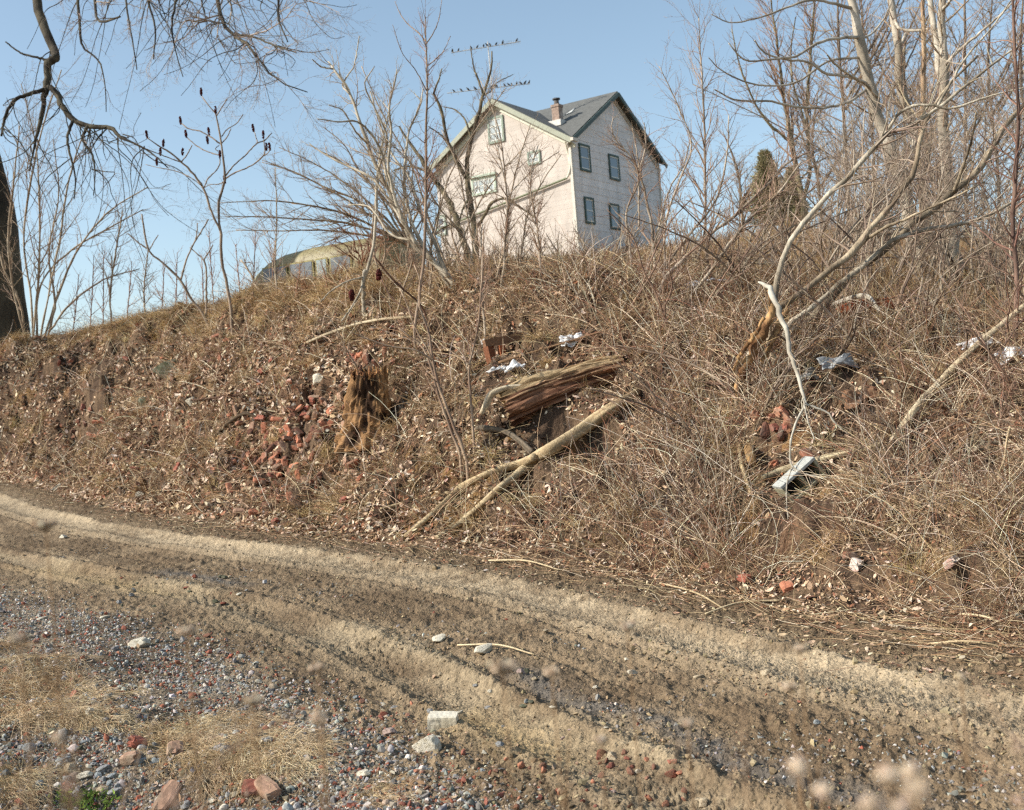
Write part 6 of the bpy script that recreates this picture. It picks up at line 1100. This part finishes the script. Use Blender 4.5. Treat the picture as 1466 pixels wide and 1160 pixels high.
# ---- antenna mast with two booms, and the birds on them
AY = 55.0; M['metal'] = mat('antenna_metal', .4, col=(190, 190, 186), spec=.5); base = W(705.5, 146, AY)
ant = empty('antenna', base, 'tall rooftop television antenna with two long booms above the left gable', 'antenna'); b9 = lambda x, y: (640 + x / 9.664, 40 + y / 9.664)
mb = MB(); tubes(mb, np.array([[W(706, 158, AY), W(703, 110, AY), W(698, 60, AY)]]), np.full((1, 3), .032), 6, lin((200, 200, 196))); mb.build('mast', M['metal'], parent=ant)
perch = []
for (x0, y0, x1, y1), els, birds in (((60, 345, 1015, 190), [90, 250, 380, 470, 600, 720, 790, 812, 832, 852, 872, 895, 920, 950, 985, 1010], [75, 160, 335, 420, 508, 555, 595, 683, 772, 965]), ((0, 905, 1150, 772), [60, 150, 330, 440, 540, 700, 760, 830, 930, 1000, 1060, 1120], [95, 195, 290, 388, 620, 668, 688, 795, 853, 893, 965, 1020, 1083, 1138])):
    p, q = W(*b9(x0, y0), AY), W(*b9(x1, y1), AY); mb = MB(); tubes(mb, np.array([[p, q]]), np.full((1, 2), .022), 5, lin((150, 150, 146)))
    dd = unit(q - p); pe = unit(np.cross(dd, up)); at_ = lambda x: p + (q - p) * ((x - x0) / (x1 - x0))
    for e_ in els: c = at_(e_); L_ = .55 * (1 - .4 * e_ / 1150); tubes(mb, np.array([[c - pe * L_, c + pe * L_]]), np.full((1, 2), .006), 4, lin((150, 150, 146)))
    mb.build('boom', M['metal'], parent=ant); perch += [(at_(x), dd) for x in birds]
M['feather'] = mat('dark_feathers', .6, col=(38, 36, 36))
def bird_mesh():
    pr = np.array([(-.105, -.055, .004), (-.075, -.035, .012), (-.045, -.01, .028), (-.015, .018, .038), (.012, .045, .036), (.03, .068, .024), (.04, .082, .020), (.052, .094, .019), (.064, .098, .012), (.072, .097, .005), (.088, .093, .001)])
    Q = np.stack([pr[:, 0], 0 * pr[:, 0], pr[:, 1] + .035], 1); mb = MB(); tubes(mb, Q[None], pr[None, :, 2], 10, lin((38, 36, 36)), cap=True)
    tubes(mb, np.array([[[.0, .012, .03], [.004, .012, 0]], [[.0, -.012, .03], [.004, -.012, 0]]]), np.full((2, 2), .003), 4, lin((70, 50, 40))); return mb.mesh('bird', M['feather'], smooth=True)
bme = bird_mesh()
for i, (P, dd) in enumerate(perch):
    a = rng.uniform(0, 2 * PI); k = rng.uniform(.95, 1.25); R_ = np.array([[math.cos(a), -math.sin(a), 0], [math.sin(a), math.cos(a), 0], [0, 0, 1]]); up_row = i < 10
    o = place('bird', bme, P + np.array([0, 0, .012]), R_, (k, k, k)); tag(o, 'small dark bird perched on the ' + ('upper' if up_row else 'lower') + ' boom of the antenna', 'bird', 'birds on the ' + ('upper' if up_row else 'lower') + ' antenna boom')

# ============================================================ OLD YELLOW BUS behind the crest
BY = 39.0; pL = W(366, 410, BY + 2.2); pR = W(505, 385, BY); gz = float(height(np.array([pR[0]]), np.array([pR[1]]))[0])
bx = unit((pR - pL) * [1, 1, 0]); by = np.cross(up, bx); zt = W(461, 357, BY + .8)[2]; wl = np.linalg.norm((pR - pL)[:2]) + 2.2
z0 = zt - 2.5; bus = empty('bus', pL * [1, 1, 0] + [0, 0, z0], 'old yellow rounded bus with long side windows half hidden behind the crest', 'bus'); M['yellow'] = mat('faded_yellow_paint', .55, noise=.2, nscale=3, spec=.4)
O_ = pL * [1, 1, 0] + [0, 0, z0]
# lengthwise sections: distance along, roof height, half width
secs = [(0, .9, .5), (.12, 1.25, .7), (.35, 1.6, .85), (.75, 1.95, .98), (1.3, 2.25, 1.05), (2.0, 2.42, 1.08), (3.2, 2.5, 1.1), (wl - .4, 2.5, 1.1), (wl, 2.4, 1.05)]
n = 18; rows = []
for (xx, hh, ww) in secs:
    row = []
    for j in range(n):
        t = j / (n - 1) * PI; cx2 = math.cos(t); sx2 = math.sin(t); yy = math.copysign(abs(cx2) ** .45, cx2) * ww; z_ = .3 + (hh - .3) * abs(sx2) ** .45; row.append(O_ + bx * xx + by * yy + up * z_)
    rows.append(row)
V_ = np.array(rows); I_ = np.arange(len(secs) * n).reshape(len(secs), n); qd = np.stack([I_[:-1, :-1], I_[1:, :-1], I_[1:, 1:], I_[:-1, 1:]], -1).reshape(-1, 4)
mb = MB(); mb.add(V_.reshape(-1, 3), [qd, I_[0][None], I_[-1][::-1][None]], lin((132, 122, 84))); mb.build('body', M['yellow'], parent=bus, smooth=True)
for x0_, x1_, g_ in ((1.35, 2.45, (96, 106, 114)), (2.55, 3.6, (112, 120, 126)), (3.7, 4.2, (150, 164, 164)), (4.3, 5.2, (104, 112, 116))):
    if x1_ > wl - .2: continue
    for sgn in (-1, 1):
        c = O_ + bx * (x0_ + x1_) / 2 + by * sgn * 1.09 + up * 1.62; mb = MB(); box(mb, c, bx * (x1_ - x0_) / 2, by * .02, up * .36, lin((150, 140, 90))); wo = mb.build('window', M['paint'], parent=bus)
        mb = MB(); box(mb, c + by * sgn * .012, bx * ((x1_ - x0_) / 2 - .05), by * .02, up * .31, lin(g_)); mb.build('pane', mat('bus_glass', .25, col=g_, spec=.7), parent=wo)
for xx in (1.1, wl - 1.1):
    for sgn in (-1, 1): c = O_ + bx * xx + by * sgn * .9 + up * .38; mb = MB(); tubes(mb, np.array([[c - by * .12, c + by * .12]]), np.full((1, 2), .42), 20, lin((40, 38, 36)), cap=True); mb.build('wheel', M['paint'], parent=bus)
# ============================================================ FOREGROUND WEEDS (out of focus)
M['fluff'] = mat('dry_flower', .8, spec=.1, trans=.3)
def weed(px, py, rp, Y, kind, label, group=None, lean=0., bot=None):
    P = W(px, py, Y); r = rp * .74 * Y / F; root_xy = (P[0] + lean * .5 + rng.uniform(-.03, .03), P[1] + rng.uniform(0, .12)); g = H(*root_xy)
    root = empty('dry_weed', (root_xy[0], root_xy[1], g), label, 'dry weed', group)
    S = resamp(np.array([[root_xy[0], root_xy[1], g], [root_xy[0] * .6 + P[0] * .4, root_xy[1], g * .5 + P[2] * .5], [P[0] - lean * .04, P[1], P[2] - .2], [P[0], P[1], P[2] - r * .4]]), 16)
    mb = MB(); tubes(mb, S[None], np.linspace(.0017, .0015, 16)[None], 6, lin((170, 142, 110)), cap=True)
    if kind == 'umbel':
        sb, sr = grow(S[None], np.full((1, 16), .0018), 4, u=(.75, .93), ang=(20, 40), ln=(.05, .12), k=5, jit=.05, trop=(0, 0, .2)); tubes(mb, sb, sr, 5, lin((150, 122, 92)))
    mb.build('stem', M['fluff'], parent=root)
    mb = MB(); c = np.array([P[0], P[1], P[2] - r * .4]); cols = [(212, 192, 166), (190, 166, 138), (222, 206, 182), (156, 130, 102)]
    if kind == 'umbel':   # cup of rays curling inwards
        n = 46; a = rng.uniform(0, 2 * PI, n); f = np.sqrt(rng.uniform(.1, 1, n)); e = np.stack([np.cos(a) * f * r, np.sin(a) * f * r, r * (.35 + .45 * f)], 1)
        pts = np.stack([np.repeat(c[None], n, 0), c + e * np.array([.75, .75, .45]), c + e], 1); tubes(mb, pts, np.full((n, 3), .0014), 3, palette(cols, n)); m_ = 5
        pp = np.repeat(c + e, m_, 0) + rng.normal(size=(n * m_, 3)) * r * .10; scatter(mb, I1V, I1F, pp, rotm(n * m_), rng.uniform(.0016, .0036, n * m_), palette(cols, n * m_), jit=.2)
    else:                 # round seedy tuft
        n = 120; d = rng.normal(size=(n, 3)); d = unit(d) * r * rng.uniform(.3, 1.1, (n, 1)) * np.array([1, 1, .85]) * (1 + .35 * vn(d[:, 0] * 2 + px, d[:, 2] * 2 + d[:, 1], 900))[:, None]; d[:, 2] += r * .3
        pts = np.stack([np.repeat(c[None], n, 0), c + d], 1); tubes(mb, pts, np.full((n, 2), .0005), 3, palette([(222, 204, 180), (200, 178, 150), (234, 220, 200)], n))
        scatter(mb, I1V, I1F, c + d, rotm(n), np.full(n, .0024), palette([(228, 208, 184), (204, 180, 152)], n)); scatter(mb, I1V, I1F, (c + [0, 0, r * .2])[None], rotm(1), np.array([r * .38]), lin((150, 118, 88))[None])
    mb.build('flower_head', M['fluff'], parent=root); return root
WEEDS = [(720, 960, 26, 1.35, 'umbel', 'largest blurred cup shaped dry flower head at the bottom centre'), (898, 899, 14, 1.9, 'umbel', 'blurred dry flower head on the sunny rut right of centre'), (1143, 1097, 17, .85, 'tuft', 'bright round seed tuft at the bottom right, left of the cluster'),
    (1180, 1132, 12, .9, 'tuft', 'small seed tuft just below the bright round one'), (1272, 1108, 18, .8, 'tuft', 'left tuft of the big blurred cluster at the bottom right'), (1306, 1102, 16, .82, 'tuft', 'upper right tuft of the big blurred cluster'), (1312, 1132, 20, .78, 'tuft', 'lower right tuft of the big blurred cluster'),
    (1248, 1150, 17, .8, 'tuft', 'lower left tuft of the big blurred cluster'), (1285, 1156, 16, .8, 'tuft', 'lowest tuft of the cluster at the frame edge'), (1131, 986, 11, 1.6, 'umbel', 'orange brown dry head on a straight stalk at the right'), (984, 1037, 10, 1.5, 'umbel', 'pale small dry head right of the centre'),
    (1145, 931, 11, 1.7, 'umbel', 'pinkish faint dry head on the upper rut at the right'), (1376, 970, 7, 1.6, 'umbel', 'small whitish dry head near the right edge'), (66, 755, 19, 1.7, 'umbel', 'flat brown dry head over the far left of the road'),
    (268, 906, 16, 1.7, 'umbel', 'brownish dry head left of the centre on the tan mud'), (455, 958, 14, 1.7, 'umbel', 'dry head above the gravel left of the centre'), (362, 1006, 16, 1.5, 'umbel', 'pinkish dry head above the right grass mat'),
    (455, 1026, 14, 1.4, 'tuft', 'dark brown round seed head right of the grass mat'), (790, 964, 12, 1.6, 'umbel', 'small dry head right of the largest cup'),     (860, 1060, 9, 1.5, 'umbel', 'faint brown dry head low right of the centre'), (28, 915, 12, 1.3, 'umbel', 'dry head at the left edge above the grass mat'), (85, 1055, 10, 1.2, 'tuft', 'brown seed head in front of the left grass mat')]
for px, py, rp, Y, kd, lb in WEEDS:
    weed(px, py, rp, Y, kd, lb)
def stalk(pts, Y0, Y1, r, label, seeds=0, col=(176, 150, 122)):
    n = len(pts); Q = np.array([[*W(p[0], p[1], Y0 + (Y1 - Y0) * i / (n - 1))] for i, p in enumerate(pts)])
    b = Q[0].copy(); g = H(b[0], b[1]); Q = np.concatenate([[[b[0] + rng.uniform(-.02, .02), b[1] + .02, g]], [[b[0], b[1], g * .5 + b[2] * .5]], Q]); Q = resamp(Q, 22)
    root = empty('dry_stalk', (Q[0][0], Q[0][1], g), label, 'dry stalk'); mb = MB(); tubes(mb, Q[None], np.linspace(r, r * .5, 22)[None], 6, lin(col), cap=True)
    if seeds:
        k = rng.uniform(.72, 1, seeds); p = np.array([Q[int(min(a * 21, 20))] for a in k]) + rng.normal(size=(seeds, 3)) * .004; scatter(mb, I1V, I1F, p, rotm(seeds), rng.uniform(.0012, .003, seeds), palette([(216, 190, 170), (190, 160, 140)], seeds), jit=.2)
    mb.build('stem', M['fluff'], parent=root)
for pts, Y0, Y1, r, sd, lb in [([(1475, 1190), (1440, 1130), (1408, 1090), (1388, 1050)], .9, 1.0, .0018, 30, 'beaded stalk curving to the bottom right corner'), ([(1470, 1180), (1462, 1110), (1452, 1060), (1436, 1025), (1415, 985), (1390, 965)], 1.0, 1.1, .0018, 40, 'beaded stalk at the right edge above the curving one'),
    ([(1070, 1180), (1068, 1090), (1064, 1010)], 1.1, 1.1, .0028, 0, 'thick straight stalk at the bottom right of centre'), ([(1045, 1180), (1048, 1090), (1060, 1045)], 1.1, 1.2, .0014, 0, 'thin slanted stalk left of the thick straight one'), ([(165, 1180), (180, 1140), (200, 1080), (222, 1030)], 1.8, 2.0, .0026, 0, 'pale slanted stalk across the bottom left hollow'),
    ([(215, 1120), (235, 1090), (252, 1062)], 2.2, 2.4, .002, 0, 'second shorter slanted stalk beside the pale one'), ([(290, 1110), (320, 1085), (345, 1062), (400, 1030), (440, 1010)], 1.1, 1.2, .0028, 20, 'blurred thick stalk slanting across the right grass mat'), ([(345, 1080), (335, 1020), (325, 975)], 2.0, 2.1, .0014, 10, 'thin upright stalk standing in the right grass mat'),
    ([(70, 1180), (76, 1130), (72, 1080)], 1.5, 1.5, .0026, 0, 'pale vertical stalk near the green leaves'), ([(110, 1180), (108, 1090), (104, 990)], 1.0, 1.0, .0022, 16, 'brown blurred stalk in front of the left grass mat'), ([(175, 1180), (178, 1090), (180, 1040)], 1.5, 1.5, .0016, 0, 'brown upright stalk between the two grass mats'),
    ([(20, 1180), (38, 1100), (62, 1020)], 1.2, 1.3, .0016, 8, 'thin stalk leaning right at the bottom left corner'), ([(940, 1180), (955, 1110), (972, 1060)], 1.3, 1.3, .0016, 12, 'reddish blurred stalk at the bottom centre right')]:
    stalk(pts, Y0, Y1, r, lb, sd)
# ============================================================ LIGHT, SKY, CAMERA
sun_dir = unit(np.array([-.93, -.20, .64]))      # towards the sun
el = math.asin(sun_dir[2]); azs = math.atan2(sun_dir[0], sun_dir[1])
sl = bpy.data.lights.new('sun', 'SUN'); sl.energy = 4.9; sl.angle = math.radians(.53); sl.color = (1, .93, .83)
so = bpy.data.objects.new('sun', sl); COL.objects.link(so); so.rotation_euler = Vector(-sun_dir).to_track_quat('-Z', 'Y').to_euler()
w_ = bpy.data.worlds.new('World'); scene.world = w_; w_.use_nodes = True; nt = w_.node_tree
bg = nt.nodes['Background']; sk = nt.nodes.new('ShaderNodeTexSky'); sk.sky_type = 'NISHITA'; sk.sun_disc = False
sk.sun_elevation = el; sk.sun_rotation = azs; sk.altitude = 200; sk.air_density = 1.0; sk.dust_density = 1.2; sk.ozone_density = 1.6
hs = nt.nodes.new('ShaderNodeHueSaturation'); hs.inputs['Saturation'].default_value = .86; hs.inputs['Hue'].default_value = .488
nt.links.new(sk.outputs[0], hs.inputs['Color']); nt.links.new(hs.outputs[0], bg.inputs['Color']); bg.inputs['Strength'].default_value = .15
cd = bpy.data.cameras.new('camera'); co = bpy.data.objects.new('camera', cd); COL.objects.link(co); scene.camera = co
mw = Matrix.Identity(4)
for i in range(3):
    mw[i][0] = c_right[i]; mw[i][1] = c_up[i]; mw[i][2] = -f0[i]; mw[i][3] = cam_pos[i]
co.matrix_world = mw
cd.sensor_fit = 'HORIZONTAL'; cd.sensor_width = 36; cd.lens = F / 1466 * 36; cd.clip_start = .05; cd.clip_end = 2000
cd.dof.use_dof = True; cd.dof.focus_distance = 9.5; cd.dof.aperture_fstop = cd.lens * .001 / .011
vs = scene.view_settings; vs.view_transform = 'Standard'; vs.look = 'None'; vs.gamma = 1; vs.exposure = .33; vs.use_curve_mapping = False
cy = scene.cycles; cy.max_bounces = 4; cy.diffuse_bounces = 2; cy.glossy_bounces = 2; cy.transmission_bounces = 3; cy.transparent_max_bounces = 4
cy.use_adaptive_sampling = True; cy.adaptive_threshold = .02; cy.use_denoising = False; cy.caustics_reflective = False; cy.caustics_refractive = False
scene.render.threads_mode = 'AUTO'; cy.filter_width = 1.3 if hasattr(cy, 'filter_width') else 1.5
